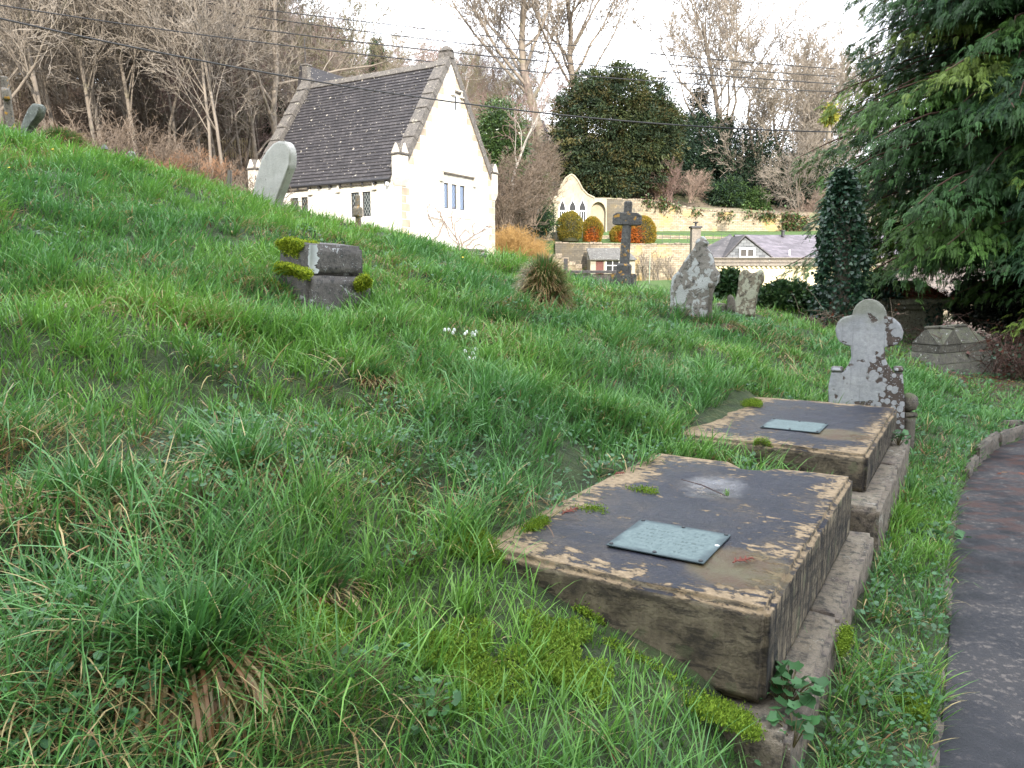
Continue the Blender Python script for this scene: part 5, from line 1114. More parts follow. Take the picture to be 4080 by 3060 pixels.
# stone tiled cottage glimpsed beneath the conifers
p = at(3700, 1260, 30); s6 = 30 / F_; ctg = thing('stone_cottage', 'cottage with buff stone tiled roof glimpsed under the dark conifer', 'cottage', p, .05)
MB().box(0, 560 * s6, 1.2, 1.5, -1, 65 * s6).build('wall', plain('shaded_buff_render', (.24, .20, .14)), ctg)
MB().add([(-.2, .9, 62 * s6), (560 * s6, .9, 62 * s6), (560 * s6, 3.6, 205 * s6), (-.2, 3.6, 205 * s6), (560 * s6, 6, 62 * s6), (-.2, 6, 62 * s6)], [(0, 1, 2, 3), (3, 2, 4, 5)]).build('roof', tile_mat('buff_stone_tiles', (.09, .07, .058), (.16, .125, .10), .3, .14, .2, (1, 0, 0)), ctg)
p = at(3400, 985, 74); s7 = 74 / F_; c2_ = thing('far_cottage', 'pale cottage with a white window showing behind the ivy clad trunk', 'cottage', p)
MB().box(0, 180 * s7, 0, 4, -1, 70 * s7).build('wall', plain('grey_green_render', (.25, .25, .2)), c2_); w = MB().box(35 * s7, 62 * s7, -.06, -.003, 36 * s7, 60 * s7).build('window', M_white, c2_); MB().box(44 * s7, 56 * s7, -.08, -.063, 40 * s7, 56 * s7).build('pane', M_void, w)
MB().prism([(-1, 70 * s7), (190 * s7, 70 * s7), (175 * s7, 78 * s7), (5 * s7, 78 * s7)], -.3, 4.3).build('roof', M_slate2, c2_)
# houses in the wood
p = at(985, 600, 82); s8 = 82 / F_; h8 = thing('house_in_wood', 'cream rendered house half hidden by bare trees left of the chapel', 'house', p, .25)
MB().box(0, 125 * s8, 0, 5, -2, 215 * s8).build('wall', M_cream, h8); MB().prism([(-.4, 215 * s8), (125 * s8 + .4, 215 * s8), (62 * s8, 270 * s8)], -.3, 5.3).build('roof', M_tile, h8)
for i, (a, b) in enumerate(((25, 60), (80, 60), (25, 140), (80, 140))): w = MB().box(a * s8, (a + 20) * s8, -.05, -.003, b * s8, (b + 35) * s8).build('window', M_void, h8)
p = at(2050, 560, 118); s9 = 118 / F_; h9 = thing('far_house', 'distant house with a blue grey roof on the slope left of the twin tree', 'house', p, -.2)
MB().box(0, 110 * s9, 0, 6, -3, 45 * s9).build('wall', plain('pinkish_wall', (.25, .17, .14)), h9); MB().add([(-.3, -.3, 45 * s9), (112 * s9, -.3, 45 * s9), (100 * s9, 3, 88 * s9), (10 * s9, 3, 88 * s9), (112 * s9, 6.3, 45 * s9), (-.3, 6.3, 45 * s9)], [(0, 1, 2, 3), (3, 2, 4, 5), (1, 4, 2), (0, 3, 5)]).build('roof', M_slate, h9)

# railings, fences, stake
M_iron = plain('green_iron', (.03, .045, .04), .5)
def railing(label, pts, hpx, Y, step=28, dy=0):
    o = at(*pts[0], Y); r_ = thing('iron_railing', label, 'railing', o, group='iron railings'); m = MB(); m2 = MB(); P = [at(px, py, Y) - o for px, py in pts]; h = hpx * Y / F_
    for z_ in (h, h * .55): m.tube([p + Vector((0, 0, z_)) for p in P], .018, 5)
    L = pts[-1][0] - pts[0][0]; n = max(2, int(L / step)); m.build('rails', M_iron, r_)
    for i in range(n + 1):
        px = pts[0][0] + L * i / n; py = np.interp(px, [q[0] for q in pts], [q[1] for q in pts]); p = at(px, py, Y) - o; MB().tube([p - Vector((0, 0, .2)), p + Vector((0, 0, h + .03))], .022, 5).build('post', M_iron, r_)
railing('thin iron railing along the terrace lawn in front of the high garden wall', [(2605, 966), (2860, 968), (3210, 975)], 34, 70, 32)
railing('dark green stair railing left of the clipped green bush', [(2190, 985), (2214, 945), (2320, 940)], 38, 69.5, 22)
def boards(label, x0, x1, y0, y1, Y, n, mat, nm='board_fence'):
    o = at(x0, y1, Y); s = Y / F_; r_ = thing(nm, label, 'fence', o); rr = random.Random(n); m = MB(); w = (x1 - x0) * s / n
    for i in range(n): m.box(i * w, i * w + w * .86, 0, .02, -.5, (y1 - y0) * s - .03 + rr.uniform(-.01, .0))
    m.build('boards', mat, r_); MB().box(-.05, (x1 - x0) * s + .05, -.05, .05, (y1 - y0) * s - .025, (y1 - y0) * s + .05).build('top_rail', mat, r_, bevel=.005, seg=1)
M_gwood = plain('silver_grey_wood', (.20, .17, .155), .9, .35, 14)
boards('low grey vertical board fence with flat top rail beside the dark cross', 2252, 2462, 1086, 1140, 20, 34, M_gwood)
p = at(2253, 1150, 19.8); tag(MB().box(-.05, .05, -.05, .05, 0, 118 * 19.8 / F_).build('wooden_post', M_gwood, None, p, bevel=.01), 'square grey wooden post at the left end of the board fence', 'post', 'old wooden posts')
p = at(2020, 1080, 20); tag(MB().box(-.04, .04, -.04, .04, 0, 75 * 20 / F_).build('wooden_post', M_gwood, None, p, bevel=.01), 'short pale wooden post under the orange willow', 'post', 'old wooden posts')
boards('low pale fence rail at the foot of the orange willow', 1975, 2050, 1048, 1075, 20.5, 8, M_gwood)
M_pick = plain('buff_picket', (.36, .29, .17), .9)
def picket(label, x0, x1, y, hp, Y):
    o = at(x0, y, Y); s = Y / F_; r_ = thing('picket_fence', label, 'fence', o, group='picket fences'); m = MB(); n = int((x1 - x0) * s / .16)
    for i in range(n): m.box(i * .16, i * .16 + .07, 0, .02, -.6, hp * s)
    m.build('pickets', M_pick, r_); MB().box(0, (x1 - x0) * s, .02, .06, hp * s * .6, hp * s * .75).build('rail', M_pick, r_)
picket('faint buff picket fence among the trunks above the lantern', 400, 620, 612, 34, 42); picket('buff picket fence in the wood behind the round headstone', 760, 1010, 590, 38, 52)
p = at(2587, 1140, 58); tag(MB().tube([(0, 0, -.2), (0, 0, 130 * 58 / F_)], .035, 6).build('garden_stake', plain('pale_green_stake', (.25, .3, .24)), None, p), 'thin tall green garden stake standing on the lawn', 'stake')

# ---------------------------------------------------------------- overhead wires
M_wire = plain('black_cable', (.012, .012, .014), .6)
def wire(label, pts, Y, r):
    px = np.array([p[0] for p in pts], float); py = np.array([p[1] for p in pts], float); co = np.polyfit(px, py, min(3 if len(pts) > 4 else 2, len(pts) - 1)); X = np.linspace(px[0] , px[-1], 50)
    P = [at(q, np.polyval(co, q), Y[0] + (Y[1] - Y[0]) * (q - px[0]) / (px[-1] - px[0])) for q in X]
    if px[0] <= 0: d = P[0] - P[1]; P = [P[0] + d * 12] + P
    o = P[0].copy(); tag(MB().tube([p - o for p in P], r, 6).build('overhead_wire', M_wire, None, o), label, 'wire', 'overhead wires')
wire('thick black overhead cable sagging from the top left across the chapel roof to the conifer', [(0, 74), (500, 180), (1020, 285), (1456, 357), (1709, 391), (2050, 437), (2695, 499), (3290, 524), (3500, 528)], (16, 24), .019)
wire('thin overhead wire, highest of the four crossing above the chapel', [(700, 0), (1290, 62), (1900, 145), (2141, 166), (2706, 220), (3330, 275)], (38, 46), .024)
wire('thin overhead wire, second highest, passing just over the chapel apex', [(560, 0), (1000, 62), (1900, 183), (2213, 212), (2769, 264), (3330, 305)], (38, 46), .024)
wire('thin overhead wire touching the chapel apex stone', [(300, 0), (1286, 150), (1900, 219), (2382, 263), (3330, 335)], (36, 44), .027)
wire('thin overhead wire, lowest of the four, crossing the upper chapel gable', [(0, 20), (950, 161), (1796, 253), (1975, 267), (2478, 308), (2682, 340), (3340, 365)], (28.5, 44), .024)

# ---------------------------------------------------------------- trees
def grow(seed, H, r0, trunk_frac=.35, nb=(9, 7, 6, 4), ang=(38, 38, 42, 45), ratio=(.55, .55, .5, .5), lean=(0, 0), up=.25, wob=.10, stems=1, minr=.016, first=.3, thin=(.36, .56)):
    r = np.random.default_rng(seed); levels = [[] for _ in range(len(nb) + 1)]
    def br(p, d, L, rad, lv):
        m = [9, 6, 5, 4, 3, 3][lv]; pts = [p]; d = d / np.linalg.norm(d); seg = L / (m - 1)
        for i in range(m - 1):
            d = d + r.normal(0, wob * (1 + .5 * lv), 3) + np.array([0, 0, up * (.25 if lv == 0 else .5)]) / (m - 1); d /= np.linalg.norm(d); pts.append(pts[-1] + d * seg)
        pts = np.array(pts); rr = np.maximum(rad * np.linspace(1, .28 if lv else .35, m) , minr * .7); levels[lv].append((pts, rr))
        if lv >= len(nb): return
        n = nb[lv]; lo = first if lv == 0 else .25
        for j in range(n):
            t = lo + (1 - lo) * (j + r.uniform(.1, .9)) / n; f = t * (m - 1); i = min(int(f), m - 2); q = pts[i] + (pts[i + 1] - pts[i]) * (f - i); dd = pts[i + 1] - pts[i]; dd /= np.linalg.norm(dd)
            a = np.cross(dd, r.normal(0, 1, 3)); a /= np.linalg.norm(a) + 1e-9; th = math.radians(ang[lv]) * r.uniform(.6, 1.3) * (1.15 - .35 * t if lv == 0 else 1)
            nd = dd * math.cos(th) + a * math.sin(th); rl = rad * (1 - .65 * t)
            br(q, nd, L * ratio[lv] * r.uniform(.7, 1.2) * (1.25 - .5 * t), max(rl * r.uniform(*thin), minr), lv + 1)
    for s in range(stems):
        d = np.array([lean[0] + (r.normal(0, .22) if stems > 1 else 0), lean[1] + (r.normal(0, .22) if stems > 1 else 0), 1.])
        br(np.array([r.normal(0, .1) * (stems > 1), r.normal(0, .1) * (stems > 1), -.5]), d, H * (1 if s == 0 else r.uniform(.75, 1)) + .5, r0 * (1 if stems == 1 else .6), 0)
    return levels
def bark_mat(name, c0, c1, sc=1.5, moss=.25):
    n = NT(name); a = n.noise(sc, 6, n.map((1, 1, .35)), .65); c = n.ramp(a, (.3, c0), (.7, c1)); c = n.mix(n.math('MULTIPLY', n.step(n.noise(.6, 5), .55, .65), moss), c, (.10, .11, .03)); return n.out(c, .95, n.noise(9, 4, n.map((1, 1, .2))), .4, .03)
M_bark = bark_mat('grey_brown_bark', (.11, .09, .07), (.24, .20, .158)); M_bark2 = bark_mat('warm_bark', (.125, .103, .08), (.245, .205, .165)); M_twig = bark_mat('twigs', (.17, .142, .113), (.30, .255, .205), 1, 0); M_twig2 = bark_mat('pink_twigs', (.16, .105, .09), (.26, .18, .155), 1, 0); M_twig3 = bark_mat('olive_twigs', (.14, .125, .07), (.23, .205, .125), 1, .2)
M_birch = bark_mat('pale_bark', (.20, .18, .155), (.34, .31, .27), 3, 0)
def bare_tree(label, loc, levels, mt, mc, group='bare trees on the hillside', rz=0, sc=1., name='bare_tree', tl=2, cat='tree'):
    root = thing(name, label, cat, loc, rz, group); root.scale = (sc,) * 3
    a = [b for lv in levels[:tl] for b in lv]; v, f = tubes_np(a, 6); link('trunk', npmesh('trunk', v, f, [mt], smooth=True), root)
    b = [b for lv in levels[tl:] for b in lv]; v, f = tubes_np(b, 3); link('crown', npmesh('crown', v, f, [mc]), root); note_children(root); return root
PROT = []
specs = [dict(seed=1, H=14, r0=.135, first=.28, nb=(18, 7, 6, 5), lean=(-.16, 0), ang=(32, 38, 42, 45), ratio=(.27, .5, .5, .5), wob=.05),
         dict(seed=2, H=16, r0=.125, first=.3, nb=(18, 7, 6, 5), lean=(-.12, .05), ang=(30, 36, 40, 45), ratio=(.25, .5, .5, .5), wob=.05),
         dict(seed=3, H=14, r0=.19, first=.25, nb=(12, 8, 6, 5), lean=(.05, 0), ang=(48, 42, 42, 45), ratio=(.55, .5, .5, .5)),
         dict(seed=4, H=16, r0=.2, first=.3, nb=(12, 8, 6, 5), lean=(-.05, 0), ang=(42, 40, 42, 45), ratio=(.5, .52, .5, .5)),
         dict(seed=5, H=13, r0=.18, first=.2, nb=(9, 7, 6, 5), stems=3, ang=(38, 40, 42, 45), ratio=(.5, .5, .5, .5)),
         dict(seed=6, H=18, r0=.11, first=.34, nb=(16, 7, 6, 5), lean=(-.05, 0), ang=(32, 36, 40, 45), ratio=(.25, .5, .5, .5), wob=.05)]
LBL = ['slender bare tree', 'tall thin bare tree', 'spreading bare tree', 'broad crowned bare tree', 'many stemmed bare tree', 'narrow high crowned bare tree']
def tl_(label): return label
rt = random.Random(77)
for i, s in enumerate(specs): PROT.append(grow(**s))
MESH = {}
def place_tree(kind, loc, rz, sc, label, mt=M_bark, mc=M_twig):
    key = (kind, mc.name)
    if key not in MESH: MESH[key] = bare_tree(label, loc, PROT[kind], mt, mc, rz=rz, sc=sc); return MESH[key]
    o = copy_tree(MESH[key]); o.location = loc; o.rotation_euler = (0, 0, rz); o.scale = (sc,) * 3; o['label'] = label; return o
placed = []
def near_desc(px, Y):
    band = 'at the wood edge' if Y < 48 else ('mid wood' if Y < 75 else 'high in the wood')
    refs = [(50, 'above the far left cross'), (250, 'above the olive tussock'), (420, 'above the grave lantern'), (520, 'above the slim grey headstone'), (680, 'left of the wooden post'), (900, 'above the wooden post'), (1080, 'above the round headstone'), (1220, 'behind the chapel chimney'), (1450, 'behind the chapel roof'), (1700, 'behind the chapel apex'), (1950, 'right of the chapel gable'), (2150, 'near the twin tree'), (2450, 'behind the big yew'), (2700, 'above the reddish shrub'), (2900, 'near the ivy clad tree'), (3150, 'above the high wall end'), (3400, 'behind the big conifer')]
    return band + ' ' + min(refs, key=lambda q: abs(q[0] - px))[1]
NT_USED = {}
def tree_label(kind, px, Y):
    l = LBL[kind] + ' ' + near_desc(px, Y); NT_USED[l] = NT_USED.get(l, 0) + 1
    k = NT_USED[l]; return l if k == 1 else l + ['', '', ', second', ', third', ', fourth', ', fifth', ', sixth'][min(k, 6)]
# trunks that can be told apart in the photo: (px of foot, Y, kind, scale, rotation)
for px, Y, kd, sc, rz in [(278, 34, 0, .95, 0), (452, 36, 1, .9, .2), (480, 38, 0, .95, .3), (612, 37, 1, .92, 0), (600, 42, 0, 1.0, -.3), (655, 45, 5, .95, .2), (690, 40, 4, .9, 1), (760, 48, 3, .95, .5), (900, 52, 2, 1, 2), (1075, 44, 3, 1.12, .3), (30, 33, 2, .95, .5), (1000, 46, 2, .9, 1.5), (1240, 60, 5, 1.0, 0), (860, 43, 5, 1, .3)]:
    X = (px - 2040) / 3080 * Y; place_tree(kd, (X, Y, gz(X, Y)), rz, sc, tree_label(kd, px, Y), M_bark2 if kd in (0, 1, 5) else M_bark, M_twig)
rp = random.Random(9)
for i in range(26):
    Y = rp.uniform(35, 62); px = rp.uniform(120, 1080); X = (px - 2040) / 3080 * Y; kd = rp.choice([0, 1, 5, 5])
    place_tree(kd, (X, Y, gz(X, Y)), rp.uniform(-.6, .6), rp.uniform(.8, 1.0), tree_label(kd, px, Y), M_bark2, M_twig)
n_ok = 0
for i in range(420):
    Y = rt.uniform(42, 135); px = rt.uniform(-350, 2120) if i % 5 else rt.uniform(2120, 3500)
    if px > 1150 and Y < 62: continue
    if px > 2000 and Y < 98: continue
    if px > 2120 and Y < 105: continue
    X = (px - 2040) / 3080 * Y
    if any((X - a) ** 2 + (Y - b) ** 2 < (2.2 if Y < 70 else 3.2) ** 2 for a, b in placed): continue
    if 2300 < px < 2750 and rt.random() < .5: continue
    placed.append((X, Y)); kd = rt.choice([0, 1, 2, 3, 4, 5]); sc = rt.uniform(.8, 1.1)
    if px > 1250: sc *= .72 if px < 2120 else .6
    if px > 2650: sc *= .9
    place_tree(kd, (X, Y, gz(X, Y) - .2), rt.uniform(-.8, .8) if kd in (0, 1, 5) else rt.uniform(0, 6.28), sc, tree_label(kd, px, Y), M_bark, rt.choice([M_twig, M_twig, M_twig3, M_twig2])); n_ok += 1
# the tall twin tree and the big trees on the right skyline
def big(label, px, py, Y, H, seed, **k):
    p = at(px, py, Y); X, Yy = p.x, p.y; return bare_tree(label, (X, Yy, p.z), grow(seed=seed, H=H, **k), k.get('_m', M_bark2), M_twig, group=None)
big('tall bare tree with a thick fluted trunk and vast fan of limbs against the sky', 2178, 640, 90, 22, 21, r0=.62, first=.30, nb=(17, 11, 8, 5), ang=(40, 34, 38, 42), ratio=(.6, .5, .5, .5), up=.8, minr=.036)
big('second tall bare tree of the twin pair, rising behind the big yew', 2335, 600, 96, 23, 22, r0=.5, first=.25, nb=(17, 11, 8, 5), ang=(42, 34, 38, 42), ratio=(.58, .5, .5, .5), up=.7, minr=.036)
big('tall bare tree with ivy on its trunk rising above the high garden wall', 2880, 790, 93, 19.5, 23, r0=.42, first=.22, nb=(16, 10, 8, 5), ang=(42, 38, 40, 42), ratio=(.58, .5, .5, .5), up=.6, minr=.032)
big('broad bare tree with many pale trunks near the right end of the garden wall', 3075, 860, 88, 16.5, 24, r0=.42, first=.2, stems=3, nb=(11, 9, 7, 5), ang=(44, 40, 40, 42), ratio=(.5, .5, .5, .5), up=.5, minr=.03)
big('dense bare tree filling the skyline beside the big conifer', 3260, 850, 98, 15.5, 25, r0=.35, first=.2, stems=2, nb=(12, 10, 8, 5), ang=(44, 40, 40, 42), ratio=(.5, .5, .5, .5), up=.5, minr=.03)
big('pale twiggy bare tree arching over the right end of the high wall', 3180, 880, 84, 8, 26, r0=.16, first=.1, stems=4, nb=(8, 7, 6, 3), ang=(55, 45, 45, 45), ratio=(.6, .5, .5, .5), up=.1, minr=.014)
def pale(label, px, py, Y, H, seed):
    p = at(px, py, Y); bare_tree(label, p, grow(seed=seed, H=H, r0=.12, first=.3, nb=(10, 6, 5), ang=(35, 36, 40), ratio=(.35, .5, .5)), M_birch, M_twig2, group=None)
pale('pale barked slender birch behind the chapel ridge', 1418, 430, 80, 9.5, 31); pale('pale stemmed birch right of the chapel apex', 1900, 640, 62, 10, 32); pale('thin grey stem tree before the green ivy bush right of the chapel', 2035, 780, 52, 7.5, 33)

# brown scrub: bushes of thin bare stems
BUSH = {}
def bush(kind, loc, sc, rz, label, mat, name='bare_bush', group='bare bushes on the hillside'):
    key = (kind, mat.name)
    if key not in BUSH:
        lv = grow(seed=50 + kind, H=2.2, r0=.03, stems=16, first=.15, nb=(6, 5, 4), ang=(34, 36, 40), ratio=(.45, .5, .5), minr=.008, up=.2)
        root = thing(name, label, 'bush', loc, rz, group); v, f = tubes_np(lv[0], 4); link('stems', npmesh('stems', v, f, [mat]), root); v, f = tubes_np([b for l in lv[1:] for b in l], 3); link('twigs', npmesh('twigs', v, f, [mat]), root); note_children(root); BUSH[key] = root
    else: root = copy_tree(BUSH[key]); root.location = loc; root.rotation_euler = (0, 0, rz); root['label'] = label
    root.scale = (sc * 1.3, sc * 1.3, sc); return root
M_scrub = bark_mat('scrub_twigs', (.105, .078, .057), (.20, .15, .11), 2, .1); M_red = bark_mat('red_shoots', (.14, .09, .075), (.23, .155, .13), 1, 0); M_rust = bark_mat('rust_scrub', (.20, .11, .06), (.33, .19, .11), 1, 0); M_pinkb = bark_mat('pink_scrub', (.20, .14, .11), (.31, .23, .18), 1, 0)
def blabel(px, Y, k, col):
    l = ['low', 'rounded', 'ragged'][k % 3] + ' ' + col + ' bare bush ' + near_desc(px, Y); NT_USED[l] = NT_USED.get(l, 0) + 1; q = NT_USED[l]
    return l if q == 1 else l + ['', '', ', second', ', third', ', fourth', ', fifth', ', sixth'][min(q, 6)]
for i in range(230):
    Y = rt.uniform(30, 100); px = rt.uniform(-200, 2180)
    if px > 940 and (Y < 50 or (px < 1980 and Y < 60)): continue
    if px > 2090 and Y < 80: continue
    X = (px - 2040) / 3080 * Y; k = i % 3; bush(k, (X, Y, gz(X, Y) - .1), rt.uniform(.8, 1.5) * (1 + Y * .004), rt.uniform(0, 6.28), blabel(px, Y, k, 'brown'), M_scrub)
for px, py, Y, sc, mat, lb in [(720, 760, 31, .62, M_rust, 'rust coloured bare bush low behind the crest left of the post'), (830, 775, 32, .6, M_rust, 'second rust coloured bare bush nearer the post'), (2665, 775, 83, 1.25, M_red, 'reddish purple bare shrub with upright shoots above the garden wall, left half'), (2750, 780, 83, 1.05, M_pinkb, 'pinkish bare shrub with upright shoots above the garden wall, right half'),
                               (2620, 775, 84, 1.2, M_pinkb, 'pinkish bare shrub beside the yew foot'), (3250, 900, 80, 1.3, M_pinkb, 'pinkish shrub at the right end of the high wall'), (2050, 800, 56, 1.2, M_scrub, 'grey brown bush on the bank right of the chapel'), (2010, 860, 50, 1.5, M_scrub, 'twiggy bush above the orange willow'), (2110, 760, 62, 1.2, M_scrub, 'brown bush below the twin tree'), (2020, 760, 60, 1.3, M_scrub, 'brown bush beside the chapel gable edge'), (2140, 700, 76, 1.4, M_scrub, 'twiggy bush left of the yew'), (2120, 850, 60, 1.5, M_scrub, 'tangled bush left of the summerhouse')]:
    p = at(px, py, Y); bush(rt.randrange(3), (p.x, p.y, p.z - .2), sc, rt.uniform(0, 6), lb, mat)
# orange stemmed willow beside the chapel
lv = grow(seed=71, H=3.0, r0=.05, stems=26, first=.1, nb=(9, 6, 4), ang=(30, 32, 36), ratio=(.55, .55, .5), minr=.010, up=-.45, wob=.12)
M_or = bark_mat('orange_stems', (.26, .15, .045), (.42, .26, .09), 1, 0)
for k, (px, lb, Y, sc) in enumerate([(2010, 'orange stemmed willow bush against the chapel corner', 38, .54), (2075, 'orange stemmed willow bush spreading between chapel and stone steps', 39, .52), (2135, 'smaller orange willow bush above the tall tussock', 41, .38)]):
    X = (px - 2040) / 3080 * Y; zz = at(px, 1075, Y).z
    if k == 0:
        w0 = thing('willow_bush', lb, 'bush', (X, Y, zz), 0, 'orange willow bushes'); v, f = tubes_np([b for l in lv[:2] for b in l], 4); link('stems', npmesh('stems', v, f, [M_or]), w0); v, f = tubes_np([b for l in lv[2:] for b in l], 3); link('twigs', npmesh('twigs', v, f, [M_or]), w0); note_children(w0); w0.scale = (sc,) * 3
    else: o = copy_tree(w0); o.location = (X, Y, zz); o.rotation_euler = (0, 0, k * 2.); o.scale = (sc,) * 3; o['label'] = lb
# espaliered fruit trees on the lower wall
for px, k in ((2570, 1), (2625, 2), (2680, 3)):
    p = at(px, 1105, 65.2); bare_tree(['', 'espaliered bare fruit tree nearest the garden stake', 'middle espaliered bare fruit tree on the lower wall', 'espaliered bare fruit tree beside the gabled headstone'][k], p, grow(seed=60 + k, H=1.9, r0=.09, first=.1, stems=3, nb=(5, 4), ang=(40, 40), ratio=(.5, .5), minr=.02), M_bark2, M_bark2, group='espaliered fruit trees', name='fruit_tree')

# ---------------------------------------------------------------- evergreens
M_ev = foliage_mat('evergreen_leaves', rough=.6, trans=.15, spec=.25)
def clumps(blobs, ncl, m, r, rcl, L, Wd, cols, droop=.3, shell=.55, jit=.6, noise_amp=.25, shape='diamond'):
    P = []; D = []; C = []
    vol = np.array([b[3] * b[4] + b[4] * b[5] for b in blobs]); vol = vol / vol.sum()
    for b, w in zip(blobs, vol):
        n = int(ncl * w); d = r.normal(0, 1, (n, 3)); d /= np.linalg.norm(d, axis=1)[:, None]
        rad = (1 - (1 - shell) * r.uniform(0, 1, n) ** 2) * (1 + noise_amp * (fbm(d[:, 0] * 2.2 + 9, d[:, 1] * 2.2 + d[:, 2] * 2.6, 7, 3) * 2 - 1))
        c = np.array(b[:3]) + d * rad[:, None] * np.array(b[3:6]); cc = np.array(cols)[r.integers(0, len(cols), n)] * r.uniform(.65, 1.35, (n, 1))
        I = np.repeat(np.arange(n), m); off = r.normal(0, 1, (n * m, 3)) * rcl * [1, 1, .6]
        P.append(c[I] + off); dd = d[I] * .9 + off / (rcl * 3); D.append(dd); C.append(cc[I])
    P, D, C = map(np.concatenate, (P, D, C)); return leafcloud(P, D, L, Wd, C, r, jit, .22, shape, droop)
def evergreen(name, label, loc, blobs, ncl, m, rcl, L, Wd, cols, seed, trunk=None, cat='tree', group=None, **k):
    r = np.random.default_rng(seed); root = thing(name, label, cat, loc, group=group); v, f, c = clumps(blobs, ncl, m, r, rcl, L, Wd, cols, **k); link('crown', npmesh('crown', v, f, [M_ev if k.get('shape') != 'ivy' else M_ivy], c), root)
    if trunk: MB().tube([(0, 0, -1), (0, 0, trunk[0] * .5), (0, 0, trunk[0])], [trunk[1], trunk[1] * .8, trunk[1] * .3], 8).build('trunk', M_bark, root)
    note_children(root); return root
YG = [(.030, .045, .018), (.045, .056, .019), (.066, .060, .02), (.022, .038, .02), (.026, .042, .02)]; DG = [(.018, .038, .020), (.028, .050, .022), (.014, .03, .02)]; MG = [(.045, .085, .02), (.07, .12, .03), (.03, .06, .02)]
p = at(2440, 800, 84); s = 84 / F_
evergreen('yew_tree', 'huge dark bronze green yew spreading over the summerhouse and garden wall', p, [(0, 0, 260 * s, 205 * s, 170 * s, 235 * s), (120 * s, -10 * s, 200 * s, 125 * s, 130 * s, 180 * s), (-110 * s, 0, 230 * s, 130 * s, 130 * s, 190 * s), (-40 * s, -60 * s, 90 * s, 140 * s, 110 * s, 110 * s), (60 * s, 0, 380 * s, 110 * s, 100 * s, 90 * s), (190 * s, 0, 230 * s, 75 * s, 90 * s, 130 * s), (-30 * s, -90 * s, 15 * s, 80 * s, 60 * s, 50 * s), (-190 * s, 20, 160 * s, 70 * s, 80 * s, 90 * s), (-60 * s, 0, 420 * s, 70 * s, 70 * s, 60 * s)], 2600, 34, .34, .42, .14, YG, 41, (9, .7), noise_amp=.3)
def ev(name, label, px, py, Y, w, h, cols, seed, n=500, cone=False, L=.35, **k):
    p = at(px, py, Y); s = Y / F_; w *= s; h *= s
    bl = [(0, 0, h * .5, w / 2, w / 2, h * .5), (w * .12, 0, h * .3, w * .4, w * .45, h * .3), (-w * .15, 0, h * .45, w * .38, w * .4, h * .35)] if not cone else [(0, 0, h * (.12 + .2 * i), w / 2 * (1 - .19 * i), w / 2 * (1 - .19 * i), h * .15) for i in range(5)]
    return evergreen(name, label, p, bl, n, 22, .3 * w / 5 + .1, L, L * .36, cols, seed, (h * .8, .15), **k)
ev('conifer', 'dark green conifer just behind the chapel ridge', 1505, 330, 74, 70, 150, DG + MG[:1], 51, 420, True, .3)
ev('cedar_tree', 'dark spreading cedar behind the chapel chimney', 1260, 300, 82, 210, 190, DG, 52, 800, False, .35, shell=.4)
ev('conifer', 'dark conifer beside the cream house left of the chapel roof', 1110, 640, 60, 95, 210, DG, 53, 500, True, .28)
ev('ivy_thicket', 'bright green ivy covered thicket on the bank right of the chapel', 2000, 720, 54, 160, 300, MG, 54, 900, False, .22, shape='ivy', cat='thicket')
ev('ivy_thicket', 'lower light green ivy clump left of the summerhouse gable', 2140, 800, 62, 80, 110, MG, 55, 300, False, .22, shape='ivy', cat='thicket')
ev('holly_bush', 'dark green bush pressed against the left arch of the summerhouse', 2130, 935, 68, 140, 150, DG + MG[:1], 56, 500, False, .22, cat='bush')
ev('conifer', 'tall cone shaped conifer on the skyline left of the ivy clad tree', 2775, 760, 104, 160, 410, DG, 57, 900, True, .4)
ev('conifer', 'small spiry conifer top peeping over the right side of the yew', 2632, 560, 100, 46, 210, DG, 58, 220, True, .3)
ev('evergreen_tree', 'dark evergreen mass behind the reddish shrub', 2640, 790, 90, 360, 330, DG, 59, 1300, False, .4)
ev('evergreen_tree', 'dark evergreen behind the ivy clad tree above the wall', 2960, 850, 90, 360, 330, DG, 60, 1300, False, .4)
ev('evergreen_tree', 'dark evergreen shrubbery behind the right end of the wall', 3210, 890, 88, 330, 270, DG, 61, 1100, False, .4)
ev('laurel_bush', 'bright green bush at the foot of the ivy clad tree', 2900, 830, 85, 130, 110, DG + MG[:1], 62, 350, False, .3, cat='bush')
ev('laurel_bush', 'green ivy bush on the wall top right of the ivy clad tree', 3010, 860, 84, 90, 100, MG, 63, 300, False, .3, cat='bush')
ev('conifer', 'conifer top on the skyline beside the big conifer', 3235, 560, 110, 70, 250, [(.06, .07, .03)] + DG, 64, 350, True, .35)
ev('bamboo_clump', 'yellow green bamboo like spray beside the big conifer', 3305, 500, 60, 24, 70, [(.22, .21, .03), (.12, .15, .03)], 65, 50, False, .35, cat='bamboo')
# ivy on the tall tree's trunk
p = at(2880, 790, 92.4); s = 92 / F_; r = np.random.default_rng(6); n = 3800; zz = r.uniform(0, 310, n) * s; a = r.uniform(0, 6.28, n); wv = (26 + 22 * np.sin(zz / s / 38.) * (zz > 60 * s)) * s; P = np.stack([np.cos(a) * wv * r.uniform(.3, 1, n) + 12 * s * np.sin(zz / s / 60), np.sin(a) * wv * .8, zz], -1)
root = thing('trunk_ivy', 'bright green ivy sleeve climbing the tall bare tree above the garden wall', 'ivy', p); v, f, c = leafcloud(P, np.stack([np.cos(a), np.sin(a), 0 * a], -1), .34, .26, np.array(MG)[r.integers(0, 3, n)], r, .6, .3, 'ivy', .3); link('leaves', npmesh('leaves', v, f, [M_ivy], c), root)
